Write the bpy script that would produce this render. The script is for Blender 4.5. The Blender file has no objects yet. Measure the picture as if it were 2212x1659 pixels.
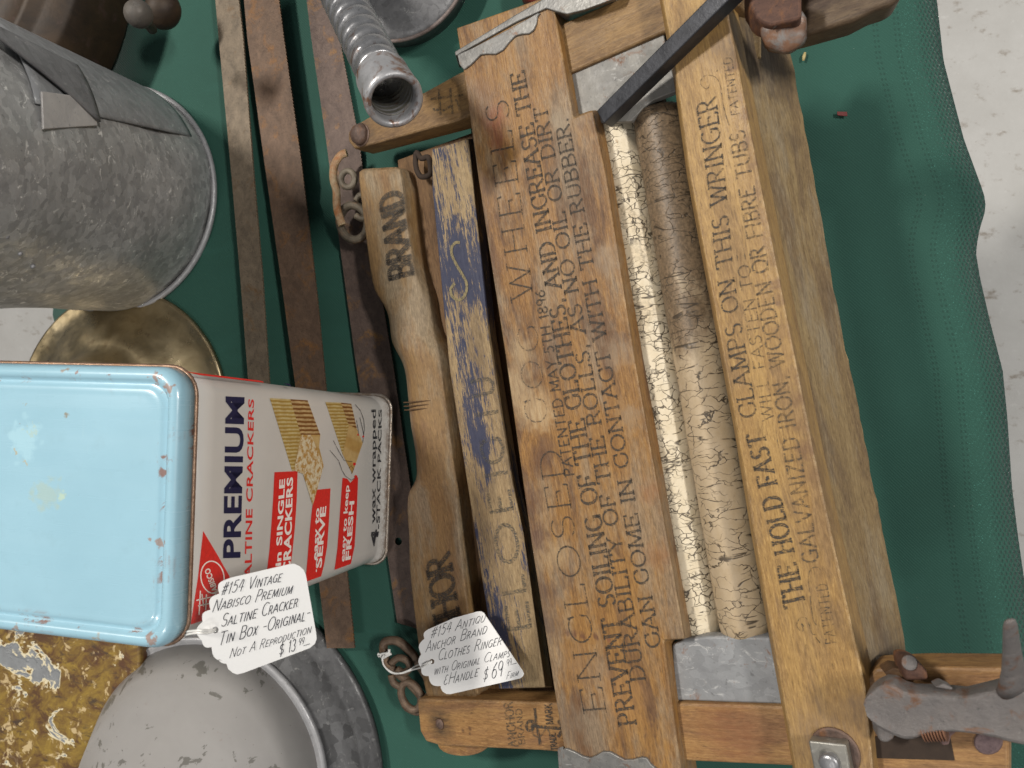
import bpy, bmesh, math, random
from mathutils import Vector, Matrix, Quaternion
random.seed(7)
S = bpy.context.scene
COL = S.collection
# ------------------------------------------------------------------ camera
F = 740.0                       # focal length in pixels of a 1024 px wide frame
H = 0.60                        # camera height over the table, metres
NAD = (1480.0, 860.0)           # where the plumb line under the camera meets the frame (2212 px wide survey)
K = 2212.0/1024.0
cam = bpy.data.objects.new('camera', bpy.data.cameras.new('camera'))
COL.objects.link(cam); S.camera = cam
cam.data.sensor_width = 36; cam.data.lens = F/1024*36
cam.data.clip_start = 0.01; cam.data.clip_end = 50
down_cam = Vector(((NAD[0]-1106)/K, -(NAD[1]-829.5)/K, -F)).normalized()
Q = down_cam.rotation_difference(Vector((0, 0, -1)))
cam.rotation_mode = 'QUATERNION'; cam.rotation_quaternion = Q; cam.location = (0, 0, H)
cam.data.dof.use_dof = True; cam.data.dof.focus_distance = 0.49; cam.data.dof.aperture_fstop = 14
CAM = Vector((0, 0, H))
# ------------------------------------------------------------------ light of the hall
w = bpy.data.worlds.new('World'); S.world = w; w.use_nodes = True
w.node_tree.nodes['Background'].inputs[0].default_value = (0.92, 0.96, 1.0, 1)
w.node_tree.nodes['Background'].inputs[1].default_value = 0.20
def lamp(name, loc, size, power, col, tgt=(0, 0, 0)):
    l = bpy.data.lights.new(name, 'AREA'); l.size = size; l.shape = 'RECTANGLE'; l.size_y = size*.35; l.energy = power; l.color = col
    o = bpy.data.objects.new(name, l); COL.objects.link(o); o.location = loc
    o.rotation_euler = (Vector(tgt)-Vector(loc)).to_track_quat('-Z', 'Y').to_euler()
lamp('hall_lamp', (-1.5, 0.8, 2.2), 0.42, 74, (1.0, .95, .875))
lamp('hall_lamp', (1.5, 0.5, 2.2), 0.5, 58, (1.0, .96, .90))
lamp('hall_lamp', (-0.5, -1.6, 2.6), 0.6, 20, (1, .97, .93))
S.view_settings.view_transform = 'Standard'; S.view_settings.look = 'None'
S.view_settings.exposure = -0.38; S.view_settings.gamma = 1
# ------------------------------------------------------------------ survey helpers
def ray(x, y):
    return (Q @ Vector(((x-1106)/K, -(y-829.5)/K, -F))).normalized()
def W(x, y, z=0.0):
    d = ray(x, y); return CAM + d*((z-H)/d.z)
def RR(cx, cy, r, z=0.0):
    return ((W(cx+r, cy, z)-W(cx-r, cy, z)).length+(W(cx, cy+r, z)-W(cx, cy-r, z)).length)/4
class Plane:
    def __init__(s, a, b, c, up=True):
        s.o = a; s.n = (b-a).cross(c-a).normalized()
        if s.n.dot(CAM-a) < 0: s.n = -s.n
    def __call__(s, x, y, off=0.0):
        d = ray(x, y); o = s.o+s.n*off
        return CAM + d*((o-CAM).dot(s.n)/d.dot(s.n))
# ------------------------------------------------------------------ objects
def empty(name, loc, label, cat, group=None):
    o = bpy.data.objects.new(name, None); COL.objects.link(o); o.location = loc; o.empty_display_size = .02
    o['label'] = label; o['category'] = cat
    if group: o['group'] = group
    return o
def tag(o, label, cat, group=None):
    o['label'] = label; o['category'] = cat
    if group: o['group'] = group
    return o
def link(name, verts, faces, mat, parent=None, xdir=None, zdir=None, org=None, bevel=0, seg=2, smooth=False, label=None):
    """links a mesh whose local x runs along xdir (the grain) and whose origin is org"""
    V = [Vector(v) for v in verts]
    if org is None:
        org = Vector((0, 0, 0))
        for v in V: org += v
        org /= len(V)
    x = Vector(xdir or (1, 0, 0)).normalized(); z = Vector(zdir or (0, 0, 1))
    if abs(x.dot(z.normalized())) > .999: z = Vector((0, 1, 0)) if abs(x.y) < .9 else Vector((1, 0, 0))
    y = z.cross(x).normalized(); z = x.cross(y).normalized()
    R = Matrix((x, y, z)).transposed()
    M = Matrix.Translation(org) @ R.to_4x4(); Mi = M.inverted()
    me = bpy.data.meshes.new(name)
    me.from_pydata([Mi @ v for v in V], [], faces)
    bm = bmesh.new(); bm.from_mesh(me)
    if bevel >= 0: bmesh.ops.recalc_face_normals(bm, faces=bm.faces)
    bm.to_mesh(me); bm.free()
    me.materials.append(mat.m if isinstance(mat, Mt) else mat)
    if smooth: me.polygons.foreach_set('use_smooth', [True]*len(me.polygons))
    o = bpy.data.objects.new(name, me); COL.objects.link(o)
    if parent is not None:
        o.parent = parent; o.matrix_parent_inverse = Matrix.Identity(4)
        par = Matrix.Identity(4); p = parent
        while p is not None: par = p.matrix_basis @ par; p = p.parent
        o.matrix_basis = par.inverted() @ M
    else: o.matrix_basis = M
    if bevel > 0:
        b = o.modifiers.new('b', 'BEVEL'); b.width = bevel; b.segments = seg; b.limit_method = 'ANGLE'; b.angle_limit = .5
        me.polygons.foreach_set('use_smooth', [True]*len(me.polygons))
        n = o.modifiers.new('n', 'WEIGHTED_NORMAL'); n.keep_sharp = True
    if label: o['label'] = label
    return o
def prism(name, top, bot, mat, parent=None, **k):
    n = len(top)
    f = [tuple(range(n)), tuple(reversed(range(n, 2*n)))] + [(i, i+n, (i+1) % n+n, (i+1) % n) for i in range(n)]
    return link(name, list(top)+list(bot), f, mat, parent, **k)
def subdiv(pts, step):
    """splits the sides of an outline so edges can be a little uneven"""
    out = []
    for i, a in enumerate(pts):
        b = pts[(i+1) % len(pts)]; n = max(1, int((Vector(b)-Vector(a)).length/step))
        for j in range(n): out.append(Vector(a).lerp(Vector(b), j/n))
    return out
def frame_of(axis):
    a = axis.normalized(); t = Vector((0, 0, 1)) if abs(a.z) < .9 else Vector((1, 0, 0))
    u = t.cross(a).normalized(); return u, a.cross(u)
def lathe(name, prof, org, axis, mat, parent=None, n=48, wob=0, closed=False, **k):
    """prof: (s along axis, radius)"""
    a = Vector(axis).normalized(); u, v = frame_of(a); V = []; Fc = []
    for s, r in prof:
        for i in range(n):
            t = 2*math.pi*i/n; rr = r*(1+wob*math.sin(3*t+s*90)+wob*.6*math.sin(7*t+1+s*40))
            V.append(Vector(org)+a*s+(u*math.cos(t)+v*math.sin(t))*rr)
    m = len(prof)
    for j in range(m-1 if not closed else m):
        for i in range(n):
            j2 = (j+1) % m
            Fc.append((j*n+i, j*n+(i+1) % n, j2*n+(i+1) % n, j2*n+i))
    if not closed:
        Fc.append(tuple(reversed(range(n)))); Fc.append(tuple(range((m-1)*n, m*n)))
    return link(name, V, Fc, mat, parent, xdir=a, zdir=v, org=Vector(org), smooth=True, **k)
def tube(name, pts, r, mat, parent=None, n=10, closed=False, flat=1.0, **k):
    pts = [Vector(p) for p in pts]; m = len(pts); V = []; Fc = []
    R = r if isinstance(r, (list, tuple)) else [r]*m
    for j, p in enumerate(pts):
        a = pts[(j+1) % m]-pts[j-1] if closed else pts[min(j+1, m-1)]-pts[max(j-1, 0)]
        u, v = frame_of(a)
        if j and (u.dot(pu) < 0): u = -u; v = -v
        pu = u
        for i in range(n):
            t = 2*math.pi*i/n; V.append(p+u*math.cos(t)*R[j]+v*math.sin(t)*R[j]*flat)
    for j in range(m if closed else m-1):
        for i in range(n):
            Fc.append((j*n+i, j*n+(i+1) % n, ((j+1) % m)*n+(i+1) % n, ((j+1) % m)*n+i))
    if not closed:
        Fc.append(tuple(reversed(range(n)))); Fc.append(tuple(range((m-1)*n, m*n)))
    return link(name, V, Fc, mat, parent, smooth=True, **k)
def spline(p, n=8, closed=False):
    p = [Vector(q) for q in p]; m = len(p); out = []
    for i in range(m if closed else m-1):
        g = (lambda j: p[j % m]) if closed else (lambda j: p[min(max(j, 0), m-1)])
        a, b, c, d = g(i-1), g(i), g(i+1), g(i+2)
        for j in range(n):
            t = j/n
            out.append(.5*((2*b)+(c-a)*t+(2*a-5*b+4*c-d)*t*t+(3*b-a-3*c+d)*t**3))
    if not closed: out.append(p[-1])
    return out
# ------------------------------------------------------------------ materials
def rgb(*c): return (c[0], c[1], c[2], 1)
class Mt:
    """small node builder"""
    def __init__(s, name, rough=.6, metal=0.0):
        s.m = bpy.data.materials.new(name); s.m.use_nodes = True; s.t = s.m.node_tree; s.n = s.t.nodes
        s.b = s.n['Principled BSDF']; s.b.inputs['Roughness'].default_value = rough; s.b.inputs['Metallic'].default_value = metal
        s.co = s.n.new('ShaderNodeTexCoord').outputs['Object']
    def set(s, sock, v):
        if isinstance(v, bpy.types.NodeSocket): s.t.links.new(v, sock)
        elif v is not None: sock.default_value = v
    def map(s, scale, co=None, loc=(0, 0, 0)):
        n = s.n.new('ShaderNodeMapping'); n.inputs['Scale'].default_value = scale if hasattr(scale, '__len__') else (scale,)*3
        n.inputs['Location'].default_value = loc; s.set(n.inputs['Vector'], co or s.co); return n.outputs[0]
    def noise(s, scale, detail=4, rough=.6, co=None, dist=0, loc=(0, 0, 0)):
        n = s.n.new('ShaderNodeTexNoise'); n.inputs['Scale'].default_value = 1; n.inputs['Detail'].default_value = detail
        n.inputs['Roughness'].default_value = rough; n.inputs['Distortion'].default_value = dist
        s.set(n.inputs['Vector'], s.map(scale, co, loc)); return n.outputs['Fac']
    def voro(s, scale, feat='DISTANCE_TO_EDGE', co=None, out='Distance', rnd=1):
        n = s.n.new('ShaderNodeTexVoronoi'); n.feature = feat; n.inputs['Scale'].default_value = 1; n.inputs['Randomness'].default_value = rnd
        s.set(n.inputs['Vector'], s.map(scale, co)); return n.outputs[out]
    def ramp(s, v, a, b, lo=0., hi=1.):
        n = s.n.new('ShaderNodeMapRange'); n.inputs[1].default_value = a; n.inputs[2].default_value = b
        n.inputs[3].default_value = lo; n.inputs[4].default_value = hi; s.set(n.inputs[0], v); return n.outputs[0]
    def mix(s, f, a, b, mode='MIX'):
        n = s.n.new('ShaderNodeMix'); n.data_type = 'RGBA'; n.blend_type = mode; n.clamp_result = False
        s.set(n.inputs[0], f); s.set(n.inputs[6], a); s.set(n.inputs[7], b); return n.outputs[2]
    def math(s, op, a, b=None, c=None):
        n = s.n.new('ShaderNodeMath'); n.operation = op; n.use_clamp = False
        s.set(n.inputs[0], a)
        if b is not None: s.set(n.inputs[1], b)
        if c is not None: s.set(n.inputs[2], c)
        return n.outputs[0]
    def warp(s, scale, amt):
        n = s.n.new('ShaderNodeTexNoise'); n.inputs['Scale'].default_value = scale; n.inputs['Detail'].default_value = 3; s.set(n.inputs['Vector'], s.co)
        v = s.n.new('ShaderNodeVectorMath'); v.operation = 'MULTIPLY_ADD'; s.set(v.inputs[0], n.outputs['Color']); v.inputs[1].default_value = (amt,)*3; s.set(v.inputs[2], s.co)
        return v.outputs[0]
    def spot(s, p, r, soft=.5, warp=.004, wscale=160):
        """0..1 mask of a stain of radius r about the local point p"""
        v = s.n.new('ShaderNodeVectorMath'); v.operation = 'DISTANCE'; s.set(v.inputs[0], s.warp(wscale, warp*2)); v.inputs[1].default_value = Vector(p)+Vector((warp,)*3)
        return s.ramp(v.outputs['Value'], r, r*soft)
    def bump(s, h, strength=.3, dist=.001):
        n = s.n.new('ShaderNodeBump'); n.inputs['Strength'].default_value = strength; n.inputs['Distance'].default_value = dist
        s.set(n.inputs['Height'], h)
        if s.b.inputs['Normal'].is_linked: s.set(n.inputs['Normal'], s.b.inputs['Normal'].links[0].from_socket)
        s.set(s.b.inputs['Normal'], n.outputs[0])
    def edge(s, r=.0012, gain=6):
        bv = s.n.new('ShaderNodeBevel'); bv.samples = 4; bv.inputs['Radius'].default_value = r
        g = s.n.new('ShaderNodeNewGeometry'); d = s.n.new('ShaderNodeVectorMath'); d.operation = 'DOT_PRODUCT'
        s.set(d.inputs[0], bv.outputs[0]); s.set(d.inputs[1], g.outputs['True Normal'])
        return s.math('MULTIPLY', s.math('SUBTRACT', 1., d.outputs['Value']), gain)
    def col(s, c): s.set(s.b.inputs['Base Color'], c); return s
    def inp(s, name, v): s.set(s.b.inputs[name], v); return s
def wood(name, light, dark, stain, amt=.5, rough=.55, seed=0, edgec=None, grey=None, greyamt=.5):
    k = .88; light = (light[0]*k, light[1]*k*.92, light[2]*k*.74); dark = (dark[0]*.86, dark[1]*.76, dark[2]*.62); stain = tuple(x*.85 for x in stain); grey = grey and tuple(x*.8 for x in grey); edgec = edgec and tuple(x*.85 for x in edgec)
    m = Mt(name, rough); L = (seed*3.1, seed*1.7, seed*.9)
    g = m.noise((16, 420, 420), 5, .7, loc=L, dist=.3)
    fine = m.noise((170, 900, 900), 4, .75, loc=L)
    g2 = m.noise((5, 70, 70), 3, .5, loc=L)
    c = m.mix(m.ramp(g, .30, .62, .25, 1.), rgb(*dark), rgb(*light))
    c = m.mix(m.ramp(g2, .42, .66, 0, .55), c, rgb(*dark))
    c = m.mix(m.ramp(fine, .52, .68, 0, .5), c, rgb(light[0]*1.45, light[1]*1.5, light[2]*1.6))
    c = m.mix(m.ramp(fine, .46, .34, 0, .5), c, rgb(dark[0]*.42, dark[1]*.4, dark[2]*.38))
    big = m.noise((13, 45, 45), 7, .68, loc=L, dist=.5)
    c = m.mix(m.ramp(big, .50, .60, 0, amt), c, m.mix(m.ramp(fine, .4, .6), rgb(stain[0]*.75, stain[1]*.72, stain[2]*.7), rgb(stain[0]*1.25, stain[1]*1.25, stain[2]*1.25)))
    if grey: c = m.mix(m.ramp(m.noise((10, 32, 32), 6, .7, loc=(seed+5, 2, 1)), .47, .60, 0, greyamt), c, m.mix(m.ramp(fine, .4, .6), rgb(grey[0]*.72, grey[1]*.72, grey[2]*.72), rgb(grey[0]*1.2, grey[1]*1.2, grey[2]*1.2)))
    c = m.mix(m.ramp(m.noise((160, 420, 420), 4, .75, loc=(3, seed, 7)), .64, .72, 0, .6), c, rgb(dark[0]*.25, dark[1]*.25, dark[2]*.25))
    c = m.mix(m.ramp(m.noise((60, 130, 130), 5, .7, loc=(9, seed, 2)), .56, .70, 0, .35), c, rgb(dark[0]*.45, dark[1]*.45, dark[2]*.45))
    e = m.math('MULTIPLY', m.edge(.0011, 7), m.ramp(m.noise(420, 4, .7), .35, .6))
    if edgec: c = m.mix(m.math('MINIMUM', e, .8), c, rgb(*edgec))
    gr = m.math('MULTIPLY', m.edge(.006, 4.2), m.ramp(m.noise((40, 90, 90), 4, .7, loc=(1, 1, seed)), .42, .58))
    c = m.mix(m.math('MINIMUM', gr, .55), c, rgb(dark[0]*.4, dark[1]*.36, dark[2]*.34))
    m.c = c; m.col(c)
    m.bump(m.math('ADD', g, m.math('MULTIPLY', fine, .8)), .5, .0006); m.bump(m.noise(90, 3), .25, .0012)
    m.inp('Roughness', m.ramp(big, .3, .7, rough-.1, rough+.15))
    return m
def galv(name, base=.33, tint=(1, 1, 1.03), rust=.0, rough=.42, spangle=1.0, dark=.5, metal=.75, cell=1.):
    m = Mt(name, rough, metal); t = tint
    v = m.n.new('ShaderNodeTexVoronoi'); v.inputs['Scale'].default_value = 1; m.set(v.inputs['Vector'], m.map((230*cell, 130*cell, 160*cell), m.warp(90, .012)))
    sp = m.n.new('ShaderNodeSeparateColor'); m.set(sp.inputs[0], v.outputs['Color'])
    big = m.noise(38, 5, .65, dist=.5)
    c = m.mix(m.ramp(sp.outputs[0], 0, 1, 0, .8*spangle), rgb(base*t[0]*dark, base*t[1]*dark, base*t[2]*dark), rgb(base*t[0], base*t[1], base*t[2]))
    c = m.mix(m.ramp(big, .35, .7), m.mix(.45, c, rgb(base*.4, base*.4, base*.42)), c)
    c = m.mix(m.ramp(m.noise((160, 90, 120), 5, .7, dist=1.0), .60, .70, 0, .8*spangle), c, rgb(base*1.7, base*1.68, base*1.62))
    c = m.mix(m.ramp(m.noise(300, 4), .62, .72, 0, .6), c, rgb(base*.25, base*.25, base*.25))
    if rust: c = m.mix(m.ramp(m.noise(70, 6, .7, dist=.6), .62-rust*.3, .72-rust*.25, 0, .9), c, m.mix(m.noise(260, 3), rgb(.07, .03, .016), rgb(.28, .13, .06)))
    m.col(c); m.c = c
    m.inp('Roughness', m.ramp(m.noise(140, 4), .3, .7, rough-.1, rough+.16))
    m.bump(m.noise(180, 4), .25, .0006); m.bump(big, .25, .003)
    return m
def rusty(name, a=(.085, .052, .036), b=(.2, .13, .095), c3=(.3, .13, .035), amt=.5, metal=.35, rough=.6, stretch=(95, 130, 130)):
    m = Mt(name, rough, metal)
    c = m.mix(m.ramp(m.noise(stretch, 6, .7, dist=.5), .3, .7), rgb(*a), rgb(*b))
    c = m.mix(m.ramp(m.noise(42, 6, .72, dist=.8), .62-amt*.16, .74-amt*.12, 0, .85), c, m.mix(m.noise(400, 3), rgb(*c3), rgb(c3[0]*.4, c3[1]*.4, c3[2]*.4)))
    c = m.mix(m.ramp(m.noise(700, 3, .7), .56, .72, 0, .6), c, rgb(a[0]*.35, a[1]*.35, a[2]*.35))
    c = m.mix(m.math('MINIMUM', m.edge(.0008, 5), .5), c, rgb(b[0]*1.5, b[1]*1.4, b[2]*1.25))
    m.col(c); m.c = c; m.bump(m.noise(420, 5, .7), .6, .0006); m.bump(m.noise(90, 4), .35, .0015)
    return m
# ------------------------------------------------------------------ stroke lettering
def arc(cx, cy, rx, ry, a0, a1, n=12):
    return [(cx+rx*math.cos(math.radians(a0+(a1-a0)*i/n)), cy+ry*math.sin(math.radians(a0+(a1-a0)*i/n))) for i in range(n+1)]
GL = {
 'A': (.78, [[(0, 0), (.38, 1)], [(.38, 1), (.78, 0)], [(.14, .35), (.63, .35)]]),
 'B': (.66, [[(.08, 0), (.08, 1)], [(.08, 1)]+arc(.34, .76, .24, .24, 90, -90)+[(.08, .52)], [(.08, .52)]+arc(.36, .26, .28, .26, 90, -90)+[(.08, 0)]]),
 'C': (.76, [arc(.42, .5, .4, .5, 48, 318, 18), [(.70, .22), (.73, .42)], [(.66, .98), (.70, .72)]]),
 'D': (.76, [[(.08, 0), (.08, 1)], [(.08, 1)]+arc(.3, .5, .42, .5, 90, -90)+[(.08, 0)]]),
 'E': (.64, [[(.08, 0), (.08, 1)], [(.08, 1), (.60, 1)], [(.08, .52), (.46, .52)], [(.08, 0), (.62, 0)]]),
 'F': (.6, [[(.08, 0), (.08, 1)], [(.08, 1), (.58, 1)], [(.08, .5), (.44, .5)]]),
 'G': (.8, [arc(.42, .5, .4, .5, 48, 325, 18), [(.74, .05), (.74, .44)], [(.54, .44), (.8, .44)]]),
 'H': (.78, [[(.08, 0), (.08, 1)], [(.7, 0), (.7, 1)], [(.08, .52), (.7, .52)]]),
 'I': (.22, [[(.11, 0), (.11, 1)]]),
 'J': (.5, [[(.4, 1), (.4, .25)]+arc(.22, .22, .18, .22, 0, -170, 8)]),
 'K': (.72, [[(.08, 0), (.08, 1)], [(.62, 1), (.08, .4)], [(.26, .56), (.7, 0)]]),
 'L': (.6, [[(.08, 0), (.08, 1)], [(.08, 0), (.56, 0)]]),
 'M': (.95, [[(.08, 0), (.12, 1)], [(.12, 1), (.46, .1)], [(.46, .1), (.82, 1)], [(.82, 1), (.88, 0)]]),
 'N': (.8, [[(.08, 0), (.08, 1)], [(.08, 1), (.7, 0)], [(.7, 0), (.7, 1)]]),
 'O': (.84, [arc(.42, .5, .4, .5, 0, 360, 24)]),
 'P': (.62, [[(.08, 0), (.08, 1)], [(.08, 1)]+arc(.32, .74, .26, .26, 90, -90)+[(.08, .48)]]),
 'Ç': (.72, [arc(.42, .5, .4, .5, 50, 310, 18)]),
 'Q': (.84, [arc(.42, .5, .4, .5, 0, 360, 24), [(.5, .25), (.82, -.08)]]),
 'R': (.7, [[(.08, 0), (.08, 1)], [(.08, 1)]+arc(.32, .75, .25, .25, 90, -90)+[(.08, .5)], [(.32, .5), (.68, 0)]]),
 'S': (.6, [arc(.3, .74, .24, .26, 35, 270, 10)+arc(.3, .25, .26, .25, 90, -150, 12)[1:]]),
 'T': (.7, [[(.35, 0), (.35, 1)], [(.02, 1), (.68, 1)]]),
 'U': (.74, [[(.08, 1), (.08, .35)]+arc(.37, .33, .29, .33, 180, 360, 10)+[(.66, 1)]]),
 'V': (.76, [[(.02, 1), (.38, 0)], [(.38, 0), (.74, 1)]]),
 'W': (1.05, [[(.02, 1), (.28, 0)], [(.28, 0), (.52, .95)], [(.52, .95), (.78, 0)], [(.78, 0), (1.02, 1)]]),
 'X': (.7, [[(.05, 1), (.65, 0)], [(.65, 1), (.05, 0)]]),
 'Y': (.7, [[(.02, 1), (.35, .45)], [(.68, 1), (.35, .45)], [(.35, .45), (.35, 0)]]),
 'Z': (.64, [[(.05, 1), (.58, 1)], [(.58, 1), (.04, 0)], [(.04, 0), (.6, 0)]]),
 '1': (.34, [[(.04, .8), (.2, 1), (.2, 0)]]), '3': (.55, [arc(.26, .75, .2, .25, 150, -80, 9)+arc(.26, .26, .25, .26, 80, -150, 10)[1:]]),
 '4': (.62, [[(.3, 1), (.04, .35), (.6, .35)], [(.46, .95), (.42, 0)]]), '5': (.56, [[(.5, 1), (.12, 1), (.1, .56)]+arc(.26, .32, .26, .32, 110, -140, 10)]),
 '6': (.58, [[(.5, .98), (.2, .7)]+arc(.29, .28, .25, .28, 160, 520, 16)]), '8': (.56, [arc(.28, .75, .2, .25, -90, 270, 14), arc(.28, .26, .25, .26, 90, 450, 14)]),
 '9': (.56, [arc(.27, .7, .23, .29, 0, 360, 14), [(.5, .7), (.4, 0)]]),
 '.': (.2, [[(.08, .02), (.1, .06)]]), ',': (.2, [[(.1, .06), (.06, -.14)]]), '-': (.42, [[(.05, .45), (.36, .45)]]), ' ': (.36, []),
 '#': (.7, [[(.15, 0), (.3, 1)], [(.4, 0), (.55, 1)], [(.02, .66), (.68, .7)], [(0, .32), (.64, .36)]]),
 '$': (.6, [arc(.3, .7, .22, .2, 35, 270, 10)+arc(.3, .3, .24, .2, 90, -150, 10)[1:], [(.3, 1.1), (.3, -.1)]]),
 '&': (.55, [arc(.3, .7, .18, .2, 40, 260, 8), arc(.3, .28, .24, .24, 100, 330, 8)]),
}
def glyph_run(text, gap=.16, serif=0., small=.68, slant=0., jit=0.):
    """returns strokes in cap-height units and the run's length"""
    x = 0; out = []
    for ch in text:
        up = ch.upper(); w_, st = GL.get(up, GL['-']); h = 1.
        if ch.islower(): h = small
        wj = h*(1+random.uniform(-jit, jit)); dy = random.uniform(-jit, jit)*.4; sl = slant+random.uniform(-jit, jit)*.5
        for s in st:
            q = [(x+px*wj, py*h+dy) for px, py in s]
            out.append(q)
            if serif and len(s) == 2 and up.isalpha():
                (ax, ay), (bx, by) = s
                for (ex, ey), (fx, fy) in (((ax, ay), (bx, by)), ((bx, by), (ax, ay))):
                    if abs(ay-by) > .5 and ey in (0, 1) and not (up in 'EL' and ey == 0 and False): out.append([(x+(ex-serif)*wj, ey*h+dy), (x+(ex+serif)*wj, ey*h+dy)])
                if abs(ay-by) < .1 and up in 'EFLTZ':
                    e = bx; k = .16*(1 if by < .3 else -1); out.append([(x+e*wj, by*h+dy), (x+(e+.02)*wj, by*h+k*h+dy)])
                    if up == 'T': out.append([(x+ax*wj, ay*h+dy), (x+(ax-.02)*wj, ay*h-.16*h+dy)])
        out_s = slice(None)
        x += (w_*wj if ch != ' ' else w_)+gap
    x -= gap
    if slant or jit: out = [[(a+slant*b, b) for a, b in s] for s in out]
    return out, x
def ribbons(strokes, L, quad, width, thin=1., lift=None):
    """strokes -> flat ribbons laid on a bilinear patch: quad = base start, base end, top start, top end (world)"""
    b0, b1, t0, t1 = quad; V = []; Fc = []
    asp = ((b1-b0).length/max(1e-9, (t0-b0).length))/L      # real stretch of x against y
    def M(x, y):
        u = x/L; return b0.lerp(b1, u)*(1-y)+t0.lerp(t1, u)*y
    for s in strokes:
        n = len(s); k0 = len(V)
        for i, (x, y) in enumerate(s):
            ax, ay = s[max(i-1, 0)]; bx, by = s[min(i+1, n-1)]
            dx, dy = (bx-ax)*asp, by-ay; l = math.hypot(dx, dy) or 1
            wv = abs(dy)/l; wd = width*(thin+(1-thin)*wv)/2
            nx, ny = -dy/l*wd/asp, dx/l*wd
            ex = ey = 0
            if n > 1 and i in (0, n-1):
                sg = -1 if i == 0 else 1; ex = sg*dx/l*wd*.6/asp; ey = sg*dy/l*wd*.6
            V.append(M(x+nx+ex, y+ny+ey)); V.append(M(x-nx+ex, y-ny+ey))
        for i in range(n-1):
            a = k0+2*i; Fc.append((a, a+1, a+3, a+2))
    return V, Fc
def letter(name, text, quad, width, mat, parent, serif=.0, thin=1., gap=.16, **k):
    st, L = glyph_run(text, gap, serif, **k)
    V, Fc = ribbons(st, L, quad, width, thin)
    if not V: return
    return link(name, V, Fc, mat, parent, xdir=quad[1]-quad[0], zdir=(quad[1]-quad[0]).cross(quad[2]-quad[0]), bevel=-1)
def letter_path(name, text, path, P_, off, width, mat, parent, serif=.0, thin=1., gap=.16):
    """lettering set along a bent line; path = [(base pixel, top pixel), ...]"""
    bs = [P_(*b, off) for b, t in path]; ts = [P_(*t, off) for b, t in path]
    cum = [0.]
    for a, b in zip(bs, bs[1:]): cum.append(cum[-1]+(b-a).length)
    def at(arr, d):
        for i in range(len(cum)-1):
            if d <= cum[i+1] or i == len(cum)-2: return arr[i].lerp(arr[i+1], (d-cum[i])/(cum[i+1]-cum[i]))
    st, L = glyph_run(text, gap, serif); V = []; Fc = []; h = (ts[0]-bs[0]).length; asp = cum[-1]/L/h
    bs2, ts2 = bs, ts
    for s in st:
        q = [a for i in range(len(s)-1) for a in [(s[i][0]+(s[i+1][0]-s[i][0])*k/3, s[i][1]+(s[i+1][1]-s[i][1])*k/3) for k in range(3)]]+[s[-1]] if len(s) == 2 else s
        n = len(q); k0 = len(V)
        for i, (x, y) in enumerate(q):
            ax, ay = q[max(i-1, 0)]; bx, by = q[min(i+1, n-1)]; dx, dy = (bx-ax)*asp, by-ay; l = math.hypot(dx, dy) or 1
            wd = width*(thin+(1-thin)*abs(dy)/l)/2; nx, ny = -dy/l*wd/asp, dx/l*wd
            for sg in (1, -1):
                d = (x+sg*nx)/L*cum[-1]; yy = y+sg*ny; V.append(at(bs2, d)*(1-yy)+at(ts2, d)*yy)
        for i in range(n-1): a = k0+2*i; Fc.append((a, a+1, a+3, a+2))
    return link(name, V, Fc, mat, parent, xdir=bs[-1]-bs[0], zdir=P_.n, bevel=-1)
def bold_text(name, text, quad, mat, parent, fat=.02, nx=1):
    """solid lettering from the built-in face, fitted to a bilinear patch"""
    cu = bpy.data.curves.new('t', 'FONT'); cu.body = text; cu.offset = fat; cu.resolution_u = 4; cu.space_character = 1.02
    ob = bpy.data.objects.new('t', cu); COL.objects.link(ob)
    dg = bpy.context.evaluated_depsgraph_get(); me = ob.evaluated_get(dg).to_mesh()
    vs = [v.co.copy() for v in me.vertices]; fs = [tuple(p.vertices) for p in me.polygons]
    ob.evaluated_get(dg).to_mesh_clear(); COL.objects.unlink(ob); bpy.data.objects.remove(ob)
    x0 = min(v.x for v in vs); x1 = max(v.x for v in vs); hcap = .73
    b0, b1, t0, t1 = quad; V = []
    for v in vs:
        u = (v.x-x0)/(x1-x0); y = v.y/hcap; V.append(b0.lerp(b1, u)*(1-y)+t0.lerp(t1, u)*y)
    return link(name, V, fs, mat, parent, xdir=b1-b0, zdir=(b1-b0).cross(t0-b0), bevel=-1)
def pquad(P, a, b, c, d, off): return [P(*a, off), P(*b, off), P(*c, off), P(*d, off)]
def ink(name, c, wear=.5, lo=.35, scale=(900, 420, 900), rough=.7):
    m = Mt(name, rough)
    m.col(m.mix(m.noise(500, 3), rgb(*c), rgb(c[0]*1.7, c[1]*1.7, c[2]*1.7)))
    if wear:
        t = m.n.new('ShaderNodeBsdfTransparent'); x = m.n.new('ShaderNodeMixShader')
        f = m.math('MULTIPLY', m.ramp(m.noise(scale, 4, .7), lo, lo+.22), m.ramp(m.noise(55, 3), .25, .5, 1-wear, 1.))
        m.set(x.inputs[0], f); m.set(x.inputs[1], t.outputs[0]); m.set(x.inputs[2], m.b.outputs[0])
        m.set(m.n['Material Output'].inputs[0], x.outputs[0])
    return m.m
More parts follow.
